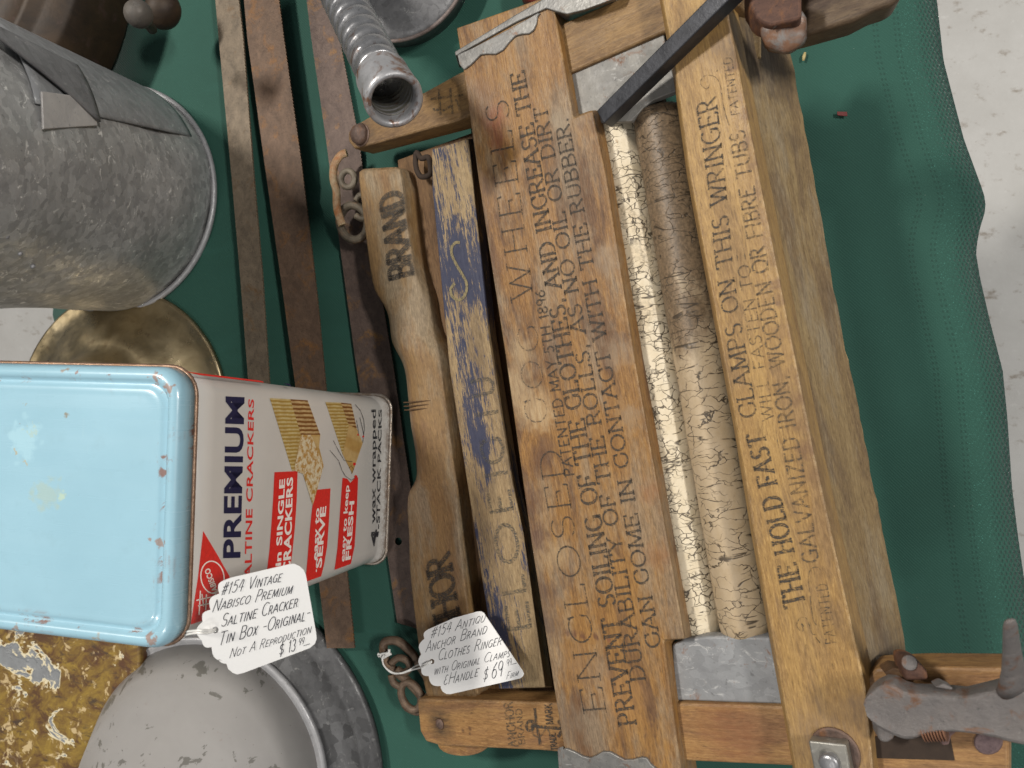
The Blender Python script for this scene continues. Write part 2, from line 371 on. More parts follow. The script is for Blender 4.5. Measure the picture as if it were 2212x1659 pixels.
# ================================================================== SETTING
def lerp_tab(tab, t):
    for (a, b), (c, d) in zip(tab, tab[1:]):
        if t <= c: return b+(d-b)*max(0, (t-a))/(c-a)
    return tab[-1][1]
m = Mt('concrete', .75)
n1 = m.noise(5, 6, .7); n2 = m.noise((24, 38, 30), 8, .78); n3 = m.noise(60, 5, .7)
c = m.mix(m.ramp(n1, .3, .7), rgb(.50, .488, .465), rgb(.60, .59, .57))
c = m.mix(m.ramp(n2, .565, .65, 0, .8), c, rgb(.26, .215, .17)); c = m.mix(m.ramp(n3, .6, .75, 0, .4), c, rgb(.8, .79, .77))
m.col(c); m.bump(n3, .3, .004)
fz = -0.76
floor = link('floor', [(-4, -4, fz), (4, -4, fz), (4, 4, fz), (-4, 4, fz)], [(0, 1, 2, 3)], m.m, org=(0, 0, fz), bevel=-1)
floor['kind'] = 'structure'; floor['label'] = 'pale grey speckled concrete floor far below the table edge'

# tablecloth -------------------------------------------------------
HEM = [(-200, 1990), (0, 2024), (130, 2038), (200, 2056), (300, 2082), (360, 2104), (420, 2126), (450, 2130), (500, 2115), (545, 2108), (600, 2117), (700, 2140), (800, 2166), (900, 2176), (1050, 2186), (1150, 2198), (1290, 2218), (1500, 2246), (1900, 2290)]
m = Mt('green_cloth', .82)
uv = m.n.new('ShaderNodeUVMap').outputs[0]; sx = m.n.new('ShaderNodeSeparateXYZ'); m.set(sx.inputs[0], uv); u_, v_ = sx.outputs[0], sx.outputs[1]
wv = m.n.new('ShaderNodeTexWave'); wv.wave_type = 'BANDS'; wv.bands_direction = 'DIAGONAL'; m.set(wv.inputs['Vector'], m.co); wv.inputs['Scale'].default_value = 260; wv.inputs['Distortion'].default_value = 1.2
c = m.mix(m.ramp(m.noise(9, 4), .3, .7), rgb(.012, .064, .046), rgb(.016, .080, .058))
c = m.mix(m.ramp(wv.outputs['Fac'], .2, .8, 0, .35), c, rgb(.008, .06, .042))
c = m.mix(m.ramp(m.noise(1100, 2), .66, .74, 0, .35), c, rgb(.05, .22, .17))
c = m.mix(m.ramp(m.noise(620, 2, .5), .775, .80, 0, .6), c, rgb(.30, .34, .30)); c = m.mix(m.ramp(m.noise((5, 14, 10), 5, .6, dist=1.2), .55, .7, 0, .35), c, rgb(.020, .098, .075))
def band(u0, hw): return m.ramp(m.math('ABSOLUTE', m.math('SUBTRACT', u_, u0)), hw, hw*.6)
for u0 in (.049, .0465, .034, .0312):
    dash = m.ramp(m.math('SINE', m.math('MULTIPLY', v_, 1500)), -.1, .4)
    c = m.mix(m.math('MULTIPLY', m.math('MULTIPLY', band(u0, .0009), dash), .6), c, rgb(.004, .035, .024))
lace = m.math('MULTIPLY', m.math('SINE', m.math('MULTIPLY', u_, 1900)), m.math('SINE', m.math('MULTIPLY', v_, 1000)))
c = m.mix(m.math('MULTIPLY', m.math('MULTIPLY', m.ramp(lace, .1, .5), m.ramp(u_, .019, .015)), .75), c, rgb(.004, .03, .022))
tw = m.math('MULTIPLY', m.ramp(m.noise(900, 3, .8), .60, .68), m.ramp(m.math('ABSOLUTE', m.math('SUBTRACT', u_, .024)), .012, .006))
c = m.mix(m.math('MULTIPLY', tw, .45), c, rgb(.10, .36, .30))  # twinkle along the hem mesh, painted in as pale green specks
m.col(c); m.inp('Sheen Weight', .25); m.inp('Sheen Roughness', .4)
m.bump(wv.outputs['Fac'], .5, .0003); m.bump(m.math('MULTIPLY', lace, m.ramp(u_, .03, .015)), .5, .0006)
V = []; Fc = []; UV = []
ys = [-260+18*j for j in range(125)]
prof = [0, .2, .35, .45, .52]+[.52+.48*(k/26) for k in range(1, 27)]
def cloth_z(x, y):
    r = max(0, min(1, (x-.145)/.08))
    z = r*(.0036*math.sin(x*62+y*26+.6)+.0024*math.sin(x*24-y*47)+.001*math.sin(y*95+x*30))
    e = (y-.14)-.32*(x+.42); z += .003*math.exp(-(e/.006)**2)*max(0, min(1, (-x-.2)/.05))
    return z
wob = []
for j, yp in enumerate(ys):
    xl = W(118, 690).x; yl = W(900, yp).y
    hp = W(lerp_tab(HEM, yp), yp, -.012); yr = hp.y
    row = []
    L = hp.x-xl
    for p in prof:
        x = xl+L*p; d = L*(1-p); y = yl+(yr-yl)*p
        z = cloth_z(x, y)*min(1, d/.03)-.012*math.exp(-d/.016)
        row.append((x, y, z, d))
    for k in range(1, 9):
        zz = -.012-.035*k+.004*k; inn = .004*math.sin(y*40)+.003*k; row.append((hp.x-.012*(1-math.exp(-k*.7))+inn*.6, y, zz, -.03*k-.001))
    row = [(xl, yl, -.045*k, L+.03*k) for k in range(7, 0, -1)]+row
    V += [r[:3] for r in row]; UV += [(r[3], r[1]) for r in row]; nr = len(row)
for j in range(len(ys)-1):
    for i in range(nr-1): Fc.append((j*nr+i, j*nr+i+1, (j+1)*nr+i+1, (j+1)*nr+i))
cloth = link('tablecloth', V, Fc, m.m, org=(0, 0, 0), bevel=-1, smooth=True)
ul = cloth.data.uv_layers.new(name='UVMap')
for lp in cloth.data.loops: ul.data[lp.index].uv = UV[lp.vertex_index]
tag(cloth, 'dark green woven tablecloth with stitched perforated hem draped over the sale table', 'tablecloth')

# ================================================================== SAW BLADES
M_rustA = rusty('rust_saw_dark', (.075, .046, .030), (.145, .090, .058), (.27, .125, .038), .45)
M_rustB = rusty('rust_saw_pale', (.10, .078, .055), (.20, .155, .108), (.20, .11, .045), .25)
M_rustC = rusty('rust_saw_violet', (.072, .048, .040), (.135, .094, .076), (.34, .17, .05), .35)
def blade(name, left, right, z, t, mat, label, teeth='R', pitch=.0031, depth=.0007, hole=None):
    lp = [W(x, y, z) for x, y in left]; rp = [W(x, y, z) for x, y in right]
    def den(pts, tooth, side):
        out = []
        for a, b in zip(pts, pts[1:]):
            n = max(1, int((b-a).length/pitch)); 
            for i in range(n):
                p = a.lerp(b, i/n); out.append(p)
                if tooth:
                    q = a.lerp(b, (i+.7)/n); nrm = Vector((0, 0, 1)).cross(b-a).normalized()*side
                    out.append(q+nrm*depth)
        out.append(pts[-1]); return out
    R_ = den(rp, teeth == 'R', 1); L_ = den(lp, False, 1)
    top = L_+list(reversed(R_)); bot = [p-Vector((0, 0, t)) for p in top]
    o = prism('blade', top, bot, mat, None, xdir=lp[-1]-lp[0], bevel=-1)
    bm = bmesh.new(); bm.from_mesh(o.data); bmesh.ops.triangulate(bm, faces=[f for f in bm.faces if len(f.verts) > 4]); bmesh.ops.recalc_face_normals(bm, faces=bm.faces); bm.to_mesh(o.data); bm.free()
    o.name = name; tag(o, label, 'saw blade', 'rusty saw blades lying side by side')
    return o
blade('saw_blade', [(460, -60), (472, 80), (500, 380), (519, 600), (536, 820), (560, 1150)], [(508, -60), (524, 80), (547, 380), (566, 600), (580, 820), (610, 1150)], .020, .0020, M_rustB,
      'narrow pale brown toothed saw blade nearest the galvanized pitcher', depth=.0006)
blade('saw_blade', [(522, -60), (534, 80), (571, 350), (612, 640), (640, 850), (670, 1100), (706, 1400)], [(594, -60), (612, 80), (650, 350), (684, 640), (704, 850), (735, 1100), (765, 1400)], .0165, .0018, M_rustA,
      'brown rusty saw blade in the middle, running under the cracker tin')
b3 = blade('saw_blade', [(655, -60), (672, 80), (704, 300), (730, 500), (768, 780), (795, 960), (828, 1140), (858, 1345)], [(700, -60), (732, 80), (774, 300), (800, 500), (850, 800), (872, 960), (905, 1180), (925, 1366)], .0055, .0014, M_rustC,
      'dark violet brown saw blade with a round hole near its end')
# the hole through the blade's end: a real boolean cut
hc = W(865.5, 1167, 0)
cut = lathe('cut', [(-.02, .0033), (.03, .0033)], hc, (0, 0, 1), M_rustC, n=20)
bo = b3.modifiers.new('hole', 'BOOLEAN'); bo.object = cut; bo.operation = 'DIFFERENCE'; bo.solver = 'EXACT'
dg = bpy.context.evaluated_depsgraph_get(); me = bpy.data.meshes.new_from_object(b3.evaluated_get(dg)); b3.modifiers.clear(); b3.data = me
bpy.data.objects.remove(cut)
M_brightscratch = rusty('rust_stamp', (.3, .18, .08), (.55, .4, .25), (.5, .3, .1), .5)

# ================================================================== GALVANIZED PITCHER
M_galv = galv('galv_pitcher', .66, rough=.42, dark=.55, metal=.35, cell=1.15, tint=(1, 1, .98))
M_galvd = galv('galv_dark', .27, rough=.48, dark=.5, spangle=.8, metal=.6)
M_galvl = galv('galv_light', .46, rough=.45, spangle=.35, metal=.3, dark=.7)
base_c = W(252, 432, .0); base_r = RR(252, 432, 219, 0)
top_z = .235; top_c = W(-215, 322, top_z); top_r = RR(-215, 322, 318, top_z)*.93
def pitcher_pt(th, t, off=0):
    c = base_c.lerp(top_c, t); r = base_r+(top_r-base_r)*t
    return Vector((c.x+(r+off)*math.cos(th), c.y+(r+off)*math.sin(th), c.z))
pitcher = empty('galvanized_pitcher', base_c, 'mottled grey galvanized pitcher with riveted strap handle standing beside the brass base', 'pitcher')
def loft_patch(name, th0, th1, t0, t1, off0, off1, mat, n=24, mrow=24, thick=.001, parent=pitcher, arch=0):
    V = []; Fc = []
    for lay in (1, 0):
        for j in range(mrow+1):
            t = t0+(t1-t0)*j/mrow
            for i in range(n+1):
                th = (th0[0]+(th0[1]-th0[0])*j/mrow)*(1-i/n)+(th1[0]+(th1[1]-th1[0])*j/mrow)*i/n
                o = off0+(off1-off0)*j/mrow+arch*math.sin(math.pi*j/mrow)
                V.append(pitcher_pt(th, t, o+(thick if lay else 0)))
    N = (n+1)*(mrow+1)
    for j in range(mrow):
        for i in range(n):
            a = j*(n+1)+i; q = (a, a+1, a+n+2, a+n+1); Fc.append(q); Fc.append(tuple(reversed([k+N for k in q])))
    ring = [i for i in range(n+1)]+[j*(n+1)+n for j in range(1, mrow+1)]+[mrow*(n+1)+i for i in range(n-1, -1, -1)]+[j*(n+1) for j in range(mrow-1, 0, -1)]
    for a, b in zip(ring, ring[1:]+ring[:1]): Fc.append((a, b, b+N, a+N))
    return link(name, V, Fc, mat, parent, smooth=True)
V = []; Fc = []; nn = 96; rows = 30
for j in range(rows+1):
    t = .012+(1.33)*j/rows
    for i in range(nn):
        th = 2*math.pi*i/nn; V.append(pitcher_pt(th, t, .0012*math.sin(3*th+9*t)+.0006*math.sin(8*th-14*t)))
for j in range(rows):
    for i in range(nn): Fc.append((j*nn+i, j*nn+(i+1) % nn, (j+1)*nn+(i+1) % nn, (j+1)*nn+i))
Fc.append(tuple(reversed(range(nn))))
body = link('body', V, Fc, M_galv, pitcher, smooth=True)
ringp = [pitcher_pt(2*math.pi*i/80, .016, .0016) for i in range(80)]
tube('base_bead', ringp, .0028, M_galvl, pitcher, closed=True, n=10)
def project(p):
    q = Q.inverted() @ (Vector(p)-CAM); return (1106+K*F*q.x/-q.z, 829.5-K*F*q.y/-q.z)
def theta_at(px, py):
    best = None
    for i in range(720):
        th = 2*math.pi*i/720
        n = Vector((math.cos(th), math.sin(th), 0))
        if n.dot(CAM-pitcher_pt(th, .2)) < 0: continue
        for j in range(0, 60):
            x, y = project(pitcher_pt(th, j/60)); d = (x-px)**2+(y-py)**2
            if best is None or d < best[0]: best = (d, th, j/60)
    return best[1], best[2]
# lapped body seam and the strap handle, both following the body's upper side
M_galvp = galv('galv_lap', .55, rough=.45, spangle=.7, dark=.6, metal=.3, tint=(.98, 1, 1.02))
thA, tA = theta_at(386, 262); thB, tB = theta_at(205, 222); thC, tC = theta_at(20, 150)
thE, tE = theta_at(210, 268)
loft_patch('seam', (thA+.55, thB+.9), (thA-.16, thE-.02), tA-.02 if tA > .05 else .03, .98, .0012, .0012, M_galvp, thick=.0012)
thH0, tH0 = theta_at(204, 268); thH1, tH1 = theta_at(200, 176); thI0, tI0 = theta_at(6, 160); thI1, tI1 = theta_at(6, 98)
k_ = (1.3-tH0)/(tI0-tH0)
loft_patch('handle', (thH1, thH1+(thI1-thH1)*k_), (thH0, thH0+(thI0-thH0)*k_), tH0, 1.3, .0045, .0062, galv('galv_handle', .34, rough=.5, dark=.6, spangle=.7, metal=.3), thick=.002)
# bent end of the handle lapped round on to the body
thG, tG = theta_at(140, 252)
q = [pitcher_pt(*theta_at(x, y), .006 if k < 2 else .0035) for k, (x, y) in enumerate([(76, 205), (136, 214), (203, 262), (201, 274), (82, 281)])]
nrm = (Vector((math.cos(thG), math.sin(thG), 0)))
prism('handle_bracket', q, [p-nrm*.0018 for p in q], galv('galv_bracket', .62, rough=.5, spangle=.1, dark=.85, metal=.1, tint=(1.05, 1, .95)), pitcher, bevel=.0006)
for x, y in ((18, 512), (74, 578), (42, 545)):
    th, t = theta_at(x, y); p = pitcher_pt(th, t); lathe('rivet', [(-.001, .0016), (.0006, .0014), (.001, .0006)], p, (math.cos(th), math.sin(th), 0), M_galvl, pitcher, n=14)

# ================================================================== BRASS
m = Mt('aged_brass', .34, 1.0)
c = m.mix(m.ramp(m.noise(28, 5, .6, dist=.8), .35, .7), rgb(.33, .26, .15), rgb(.50, .41, .26)); c = m.mix(m.ramp(m.noise(90, 5, .7), .58, .72, 0, .6), c, rgb(.20, .13, .075))
m.col(c); m.inp('Roughness', m.ramp(m.noise(50, 4), .3, .7, .24, .48)); m.bump(m.noise(40, 2), .2, .003); M_brass = m.m
bc = W(264, 886, 0); br = RR(264, 886, 238, 0)
brass = empty('brass_base', bc, 'round tarnished brass foot with a raised neck tucked behind the blue lidded tin', 'brass base')
lathe('foot', [(0, br), (.003, br+.0008), (.0052, br-.0008), (.0056, br-.003), (.0046, br-.006), (.006, br-.014), (.012, br-.026), (.019, br-.038), (.024, br-.047), (.026, br-.052), (.0285, br-.057), (.033, br-.062), (.04, br-.067), (.05, br-.07)], bc, (0, 0, 1), M_brass, brass, n=96, wob=.002)
lathe('neck', [(.048, .019), (.06, .016), (.075, .014), (.085, .016), (.088, .013)], bc, (0, 0, 1), M_brass, brass, n=48)

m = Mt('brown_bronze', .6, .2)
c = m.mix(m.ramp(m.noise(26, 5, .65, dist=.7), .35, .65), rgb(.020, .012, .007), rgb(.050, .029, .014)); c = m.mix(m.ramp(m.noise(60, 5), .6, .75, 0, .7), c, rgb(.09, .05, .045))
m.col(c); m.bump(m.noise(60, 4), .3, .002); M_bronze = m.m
lc = W(0, 10, 0); 
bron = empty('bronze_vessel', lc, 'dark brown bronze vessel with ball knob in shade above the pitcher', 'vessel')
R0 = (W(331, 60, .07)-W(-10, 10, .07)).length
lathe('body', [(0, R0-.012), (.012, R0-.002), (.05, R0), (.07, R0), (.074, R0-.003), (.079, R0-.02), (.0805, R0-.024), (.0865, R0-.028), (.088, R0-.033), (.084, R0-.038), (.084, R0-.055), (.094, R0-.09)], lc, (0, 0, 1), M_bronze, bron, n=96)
kc = W(299, 30, .115); lathe('knob', [(-.0105+.021*(1-math.cos(math.pi*i/14))/2, max(.0004, .0105*math.sin(math.pi*i/14))) for i in range(15)], kc, (.2, .1, 1), galv('knob_metal', .17, (1.2, 1, .8), rough=.6, spangle=.2, metal=.2), bron, n=28)
kd = W(352, 22, .055); lathe('lug', [(-.016+.032*(1-math.cos(math.pi*i/14))/2, max(.0004, .0145*math.sin(math.pi*i/14))) for i in range(15)], kd, (.6, .8, .2), M_bronze, bron, n=28)
tube('knob_stem', [kc+Vector((-.012, .004, -.03)), kc+Vector((-.004, .001, -.012)), kc], .004, M_bronze, bron)
m = Mt('hole_shade', .9); m.col(rgb(.004, .003, .003)); hp = W(229, 172, .0815)
lathe('vent_hole', [(0, .0075), (.0012, .0078), (.0014, .0066), (.0006, .006)], W(229, 172, .080), (0, 0, 1), M_bronze, bron, n=24)
lathe('vent_hole', [(0, .006), (.0008, .006)], W(229, 172, .0805), (0, 0, 1), m.m, bron, n=24)  # black disc stands in for the shade inside the hole

# ================================================================== DARK ROUND PAN AND SPOUT AT THE TOP
pc = W(880, -38, 0); pr = RR(880, -38, 150, .02)
pan = empty('round_pan', pc, 'dark galvanized round pan behind the ribbed metal spout', 'pan')
lathe('body', [(0, pr-.004), (.016, pr-.001), (.02, pr), (.0225, pr-.001), (.024, pr-.006), (.03, pr-.02), (.036, pr-.045)], pc, (0, 0, 1), M_galvd, pan, n=80)
tube('rolled_rim', [pc+Vector((pr*math.cos(t*math.pi/40), pr*math.sin(t*math.pi/40), .0205)) for t in range(80)], .0018, rusty('rust_rim', (.1, .07, .06), (.24, .2, .19), amt=.2), pan, closed=True)

ep = W(852, 217, .185); fp = W(690, -105, .075); ax = (fp-ep).normalized(); Ln = (fp-ep).length
sp = empty('ribbed_spout', W(720, -40, 0), 'ribbed flexible metal spout with rusty collar, its open end pointing up at the viewer', 'spout')
M_spout = galv('spout_metal', .62, rough=.27, spangle=.15, metal=.85, rust=.1, dark=.7); M_collar = galv('collar_metal', .6, rough=.42, spangle=.2, metal=.5, rust=.36, dark=.7)
r1 = RR(852, 217, 63, .185); r2 = .0150
n = 15; pr_ = []
for i in range(n*6+1):
    t = i/(n*6); s = .030+t*(Ln-.02); ph = (i % 6)
    pr_.append((s, r2*(1+[.01, .035, .04, .035, .01, -.13][ph])))
tb = lathe('ribbed_tube', pr_, ep, ax, M_spout, sp, n=48)
for v in tb.data.vertices: # ribs climb slightly, like a wound strip
    a = math.atan2(v.co.z, v.co.y); v.co.x += .0034*a/math.pi
lathe('collar', [(.001, r1*.75), (.0, r1*.79), (-.0015, r1*.86), (-.0005, r1*.97), (.003, r1*1.0), (.008, r1*.97), (.020, r1*.93), (.028, r1*.93), (.030, r1*.88), (.031, r2*.97), (.031, r2*.9), (.008, r1*.73), (.0035, r1*.74)], ep, ax, M_collar, sp, n=56, closed=True)
inn = [(.006+.0045*k/2, r1*(.75 if k % 2 else .70)) for k in range(16)]
V = []; m_in = galv('spout_inside', .48, (1.05, 1, .8), rough=.5, spangle=.2)
lathe('inner_tube', inn+[(s+.0003, r*1.02) for s, r in reversed(inn)], ep, ax, m_in, sp, n=40, closed=True)
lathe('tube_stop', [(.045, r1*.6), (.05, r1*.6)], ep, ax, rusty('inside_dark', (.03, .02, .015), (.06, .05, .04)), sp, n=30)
NPD = Vector((0, 0, 1))
# ================================================================== CRACKER TIN
a0 = W(391, 794, .265); a1 = W(370, 1411, .265)             # lid's right edge
w_ = (a1-a0).length; rt = (a1-a0).normalized(); lf = Vector((0, 0, 1)).cross(rt).normalized()
if lf.x > 0: lf = -lf
g0 = W(846, 857, .0135); g1 = W(834, 1216, .0135)
print('lid side', w_, 'base side', (g1-g0).length, 'lean', (a0-g0), (a1-g1))
tin = empty('cracker_tin', (g0+g1)/2+lf*w_/2-Vector((0, 0, .0015)), 'tall white cracker tin with red and blue lettering and a sky blue lid', 'tin')
def rounded(c0, c1, left, side, rad, z=None, n=7, grow=0.):
    """rounded square from its right edge"""
    d = (c1-c0).normalized(); cs = [(c0-d*grow-left*grow, d, left), (c1+d*grow-left*grow, left, -d), (c1+d*grow+left*(side+grow), -d, -left), (c0-d*grow+left*(side+grow), -left, d)]
    out = []
    for (p, e, f) in cs:      # e: direction leaving, f: other side's inward
        inc = {0: 0}
        cen = None
    pts = [cs[0][0], cs[1][0], cs[2][0], cs[3][0]]
    for i in range(4):
        p = pts[i]; a = (pts[i-1]-p).normalized(); b = (pts[(i+1) % 4]-p).normalized(); ce = p+(a+b)*rad
        for k in range(n+1):
            t = math.pi/2*k/n; out.append(ce-b*rad*math.cos(t)-a*rad*math.sin(t))
    return out
def stack(name, loops, mat, parent, cap=True, **k):
    n = len(loops[0]); V = [p for l in loops for p in l]; Fc = []
    for j in range(len(loops)-1):
        for i in range(n): Fc.append((j*n+i, j*n+(i+1) % n, (j+1)*n+(i+1) % n, (j+1)*n+i))
    if cap: Fc.append(tuple(range(n))); Fc.append(tuple(reversed(range((len(loops)-1)*n, len(loops)*n))))
    return link(name, V, Fc, mat, parent, smooth=True, **k)
lside = w_
def lid_loop(z, inset, rad): 
    up = Vector((0, 0, z-.265)); return rounded(a0+up, a1+up, lf, lside, rad, grow=-inset)
lid_m = Mt('blue_enamel', .22)
c = m0 = lid_m.mix(lid_m.ramp(lid_m.noise(16, 3), .3, .7), rgb(.27, .455, .55), rgb(.30, .495, .595))
ev = lid_m.noise(46, 6, .75, dist=.4)
c = lid_m.mix(lid_m.ramp(lid_m.noise(210, 5, .75), .705, .74, 0, .85), c, rgb(.24, .16, .12))
c = lid_m.mix(lid_m.ramp(lid_m.noise(24, 6, .8, dist=1.2), .70, .73, 0, .35), c, rgb(.42, .56, .47))
e = lid_m.math('MULTIPLY', lid_m.edge(.0022, 9), lid_m.ramp(ev, .565, .62)); c = lid_m.mix(lid_m.math('MINIMUM', e, .92), c, rgb(.24, .115, .08))
def lidloc(x, y): return lid_org.inverted() @ W(x, y, .265)
lid_center = (a0+a1)/2+lf*lside/2
lid_org = None
# the lid: raised border, sunk panel, skirt with a copper edge
loops = [lid_loop(.253, -.0006, .016), lid_loop(.2605, -.0002, .0155), lid_loop(.2635, .0012, .0150), lid_loop(.265, .0032, .0140), lid_loop(.2652, .0052, .0130), lid_loop(.2645, .0070, .0120), lid_loop(.2622, .0082, .0115), lid_loop(.2620, .0094, .0110), lid_loop(.2636, .0110, .0105), lid_loop(.2642, .0125, .0100), lid_loop(.2640, .0142, .0098), lid_loop(.2642, .0165, .0096), lid_loop(.2644, .03, .008)]
lid = stack('lid', loops, lid_m.m, tin, xdir=rt)
lm = Matrix.Translation((0, 0, 0)); bpy.context.view_layer.update(); LMi = lid.matrix_world.inverted()
for (x, y, r, cc, am, wp) in [(98, 1068, .011, (.36, .46, .40), .6, .009), (132, 1072, .004, (.46, .57, .42), .7, .003), (55, 945, .012, (.40, .62, .70), .45, .010), (65, 925, .0042, (.38, .5, .46), .7, .008), (35, 975, .002, (.42, .34, .2), .8, .004), (51, 998, .0022, (.45, .36, .2), .8, .004), (348, 1018, .0045, (.24, .12, .09), .9, .004), (360, 990, .004, (.24, .12, .09), .9, .004), (346, 1172, .0038, (.3, .2, .16), .85, .004), (325, 1166, .0018, (.3, .2, .16), .8, .002), (142, 895, .0018, (.25, .2, .13), .8, .002), (52, 873, .0016, (.3, .28, .2), .7, .002), (340, 818, .004, (.3, .17, .12), .8, .005), (364, 842, .004, (.3, .17, .12), .8, .005), (235, 815, .002, (.25, .13, .1), .85, .003), (142, 802, .0035, (.3, .2, .13), .8, .004), (170, 806, .0022, (.25, .13, .1), .85, .003), (30, 1362, .004, (.3, .22, .18), .8, .004), (210, 1380, .0045, (.35, .28, .2), .7, .005), (325, 1378, .0045, (.3, .17, .12), .8, .004)]:
    s = lid_m.spot(LMi @ W(x, y, .2644), r*(.8 if r < .006 else 1), .6, wp*1.6, 260 if r < .006 else 160); c = lid_m.mix(lid_m.math('MULTIPLY', s, am), c, rgb(*cc))
c = lid_m.mix(lid_m.ramp(lid_m.noise((14, 700, 500), 3, .7, dist=.3), .72, .76, 0, .35), c, rgb(.50, .62, .66)); c = lid_m.mix(lid_m.ramp(lid_m.noise(70, 6, .75), .55, .75, 0, .3), c, rgb(.22, .36, .42))
lid_m.col(c)
sw = lid_m.noise((70, 5, 5), 4, .6, dist=.3)
lid_m.inp('Roughness', lid_m.ramp(sw, .3, .7, .2, .36)); lid_m.bump(lid_m.noise((9, 5, 5), 2), .35, .006); lid_m.bump(lid_m.noise(320, 3), .06, .0004); lid_m.inp('Coat Weight', .3)
cop = rusty('copper_edge', (.12, .07, .05), (.36, .24, .17), (.3, .15, .07), .4, .6, .4)
el = lid_loop(.2528, -.0008, .016); tube('lid_edge', el, .0012, cop, tin, closed=True, n=8)
# body
m = Mt('white_enamel', .25)
c = m.mix(m.ramp(m.noise(14, 4), .3, .7), rgb(.60, .575, .54), rgb(.66, .635, .60)); c = m.mix(m.ramp(m.noise(300, 4, .8), .76, .79), c, rgb(.05, .04, .03))
g = m.n.new('ShaderNodeNewGeometry'); pz = m.n.new('ShaderNodeSeparateXYZ'); m.set(pz.inputs[0], g.outputs['Position'])
zr = m.math('MULTIPLY', m.ramp(pz.outputs[2], .026, .016), m.ramp(m.noise(160, 6, .75), .42, .56)); c = m.mix(m.math('MULTIPLY', zr, .9), c, rgb(.20, .12, .07))
m.col(c); m.bump(m.noise((16, 9, 9), 2), .4, .004); m.inp('Coat Weight', .3); M_white = m.m
def body_loop(t, ins=0., rad=.013):
    p0 = a0.lerp(g0, t)-lf*0; p1 = a1.lerp(g1, t); p0.z = p1.z = .265+(.0135-.265)*t
    s = (p1-p0).length; return rounded(p0, p1, lf, s, rad, grow=-.0012-ins)
bl = [body_loop(t) for t in (.045, .12, .14, .16, .4, .7, .93)]+[body_loop(.955, .0005), body_loop(.965, -.001), body_loop(.985, -.0014), body_loop(1.0, -.0004)]
tb = stack('body', bl, M_white, tin, xdir=Vector((0, 0, 1)))
tube('base_rim', body_loop(.992, -.0022), .0015, rusty('tin_rim_rust', (.13, .08, .05), (.5, .46, .42), (.3, .16, .07), .5, .7, .35), tin, closed=True, n=8)
# printed face: the tin's right side
off_l = lf*(.0012)
T = Plane(a0.lerp(g0, .1)+off_l, a1.lerp(g1, .1)+off_l, (g0+g1)/2+off_l)
o1 = .00035; o2 = .0006; o3 = .0009
M_navy = ink('navy_print', (.008, .010, .045), 0, rough=.3); M_red = ink('red_print', (.55, .022, .018), 0, rough=.28); M_wht = ink('white_print', (.72, .68, .64), 0, rough=.3); M_blk = ink('black_print', (.02, .02, .025), .35, .3, rough=.4)
def poly(name, pts, off, mat, P=T, parent=tb):
    V = [P(x, y, off) for x, y in pts]
    o = link(name, V, [tuple(range(len(V)))], mat, parent, xdir=V[1]-V[0], zdir=getattr(P, "n", NPD), bevel=-1)
    return o
bold_text('lettering', 'PREMIUM', pquad(T, (518, 1205), (527, 858), (481, 1206), (486.5, 856), o1), M_navy, tb, .028)
bold_text('lettering', 'SALTINE CRACKERS', pquad(T, (543, 1268), (548.5, 863), (527, 1270), (536.5, 861), o1), M_red, tb, .016)
poly('printed_block', [(593, 1020), (643, 1017.5), (641, 1080), (637, 1140), (632, 1190), (628, 1221), (577, 1232), (582, 1190), (586, 1140), (590, 1080)], o1, M_red)
poly('printed_block', [(684.6, 1058), (714, 1055), (711, 1120), (706.8, 1180), (700, 1220), (693.8, 1245), (660, 1257), (665, 1200), (668, 1160), (673, 1110), (676, 1085)], o1, M_red)
poly('printed_block', [(740, 1032), (750, 1034), (757, 1043), (766, 1033), (773.7, 1031), (771, 1100), (766, 1180), (758, 1218), (723, 1231), (729, 1185), (733, 1130)], o1, M_red)
bold_text('lettering', 'in SINGLE', pquad(T, (606.5, 1222), (615.5, 1034), (594, 1224), (603.5, 1036), o2), M_wht, tb, .03)
bold_text('lettering', 'CRACKERS', pquad(T, (627, 1240), (632.5, 1030), (610, 1243), (619.5, 1032), o2), M_wht, tb, .03)
bold_text('lettering', '...easy to', pquad(T, (684, 1236), (690, 1097), (674, 1237), (680, 1099), o2), M_wht, tb, .025)
bold_text('lettering', 'SERVE', pquad(T, (694, 1226), (704.5, 1093), (681.6, 1228), (692, 1095), o2), M_wht, tb, .03)
bold_text('lettering', 'easy to keep', pquad(T, (744, 1213), (754, 1048), (735.5, 1214), (745, 1049), o2), M_wht, tb, .02)
bold_text('lettering', 'FRESH', pquad(T, (757, 1208), (765, 1082), (745.5, 1211), (755, 1083), o2), M_wht, tb, .03)
bold_text('lettering', '4', pquad(T, (812.5, 1180), (819, 1143), (799, 1181), (803, 1144), o1), M_blk, tb, .04)
bold_text('lettering', 'wax wrapped', pquad(T, (811, 1131), (812, 884), (801, 1132), (802, 885), o1), M_blk, tb, .02)
bold_text('lettering', '-STACK PACKS', pquad(T, (820.5, 1143), (825, 884), (812.5, 1143), (817.5, 885), o1), M_blk, tb, .02)
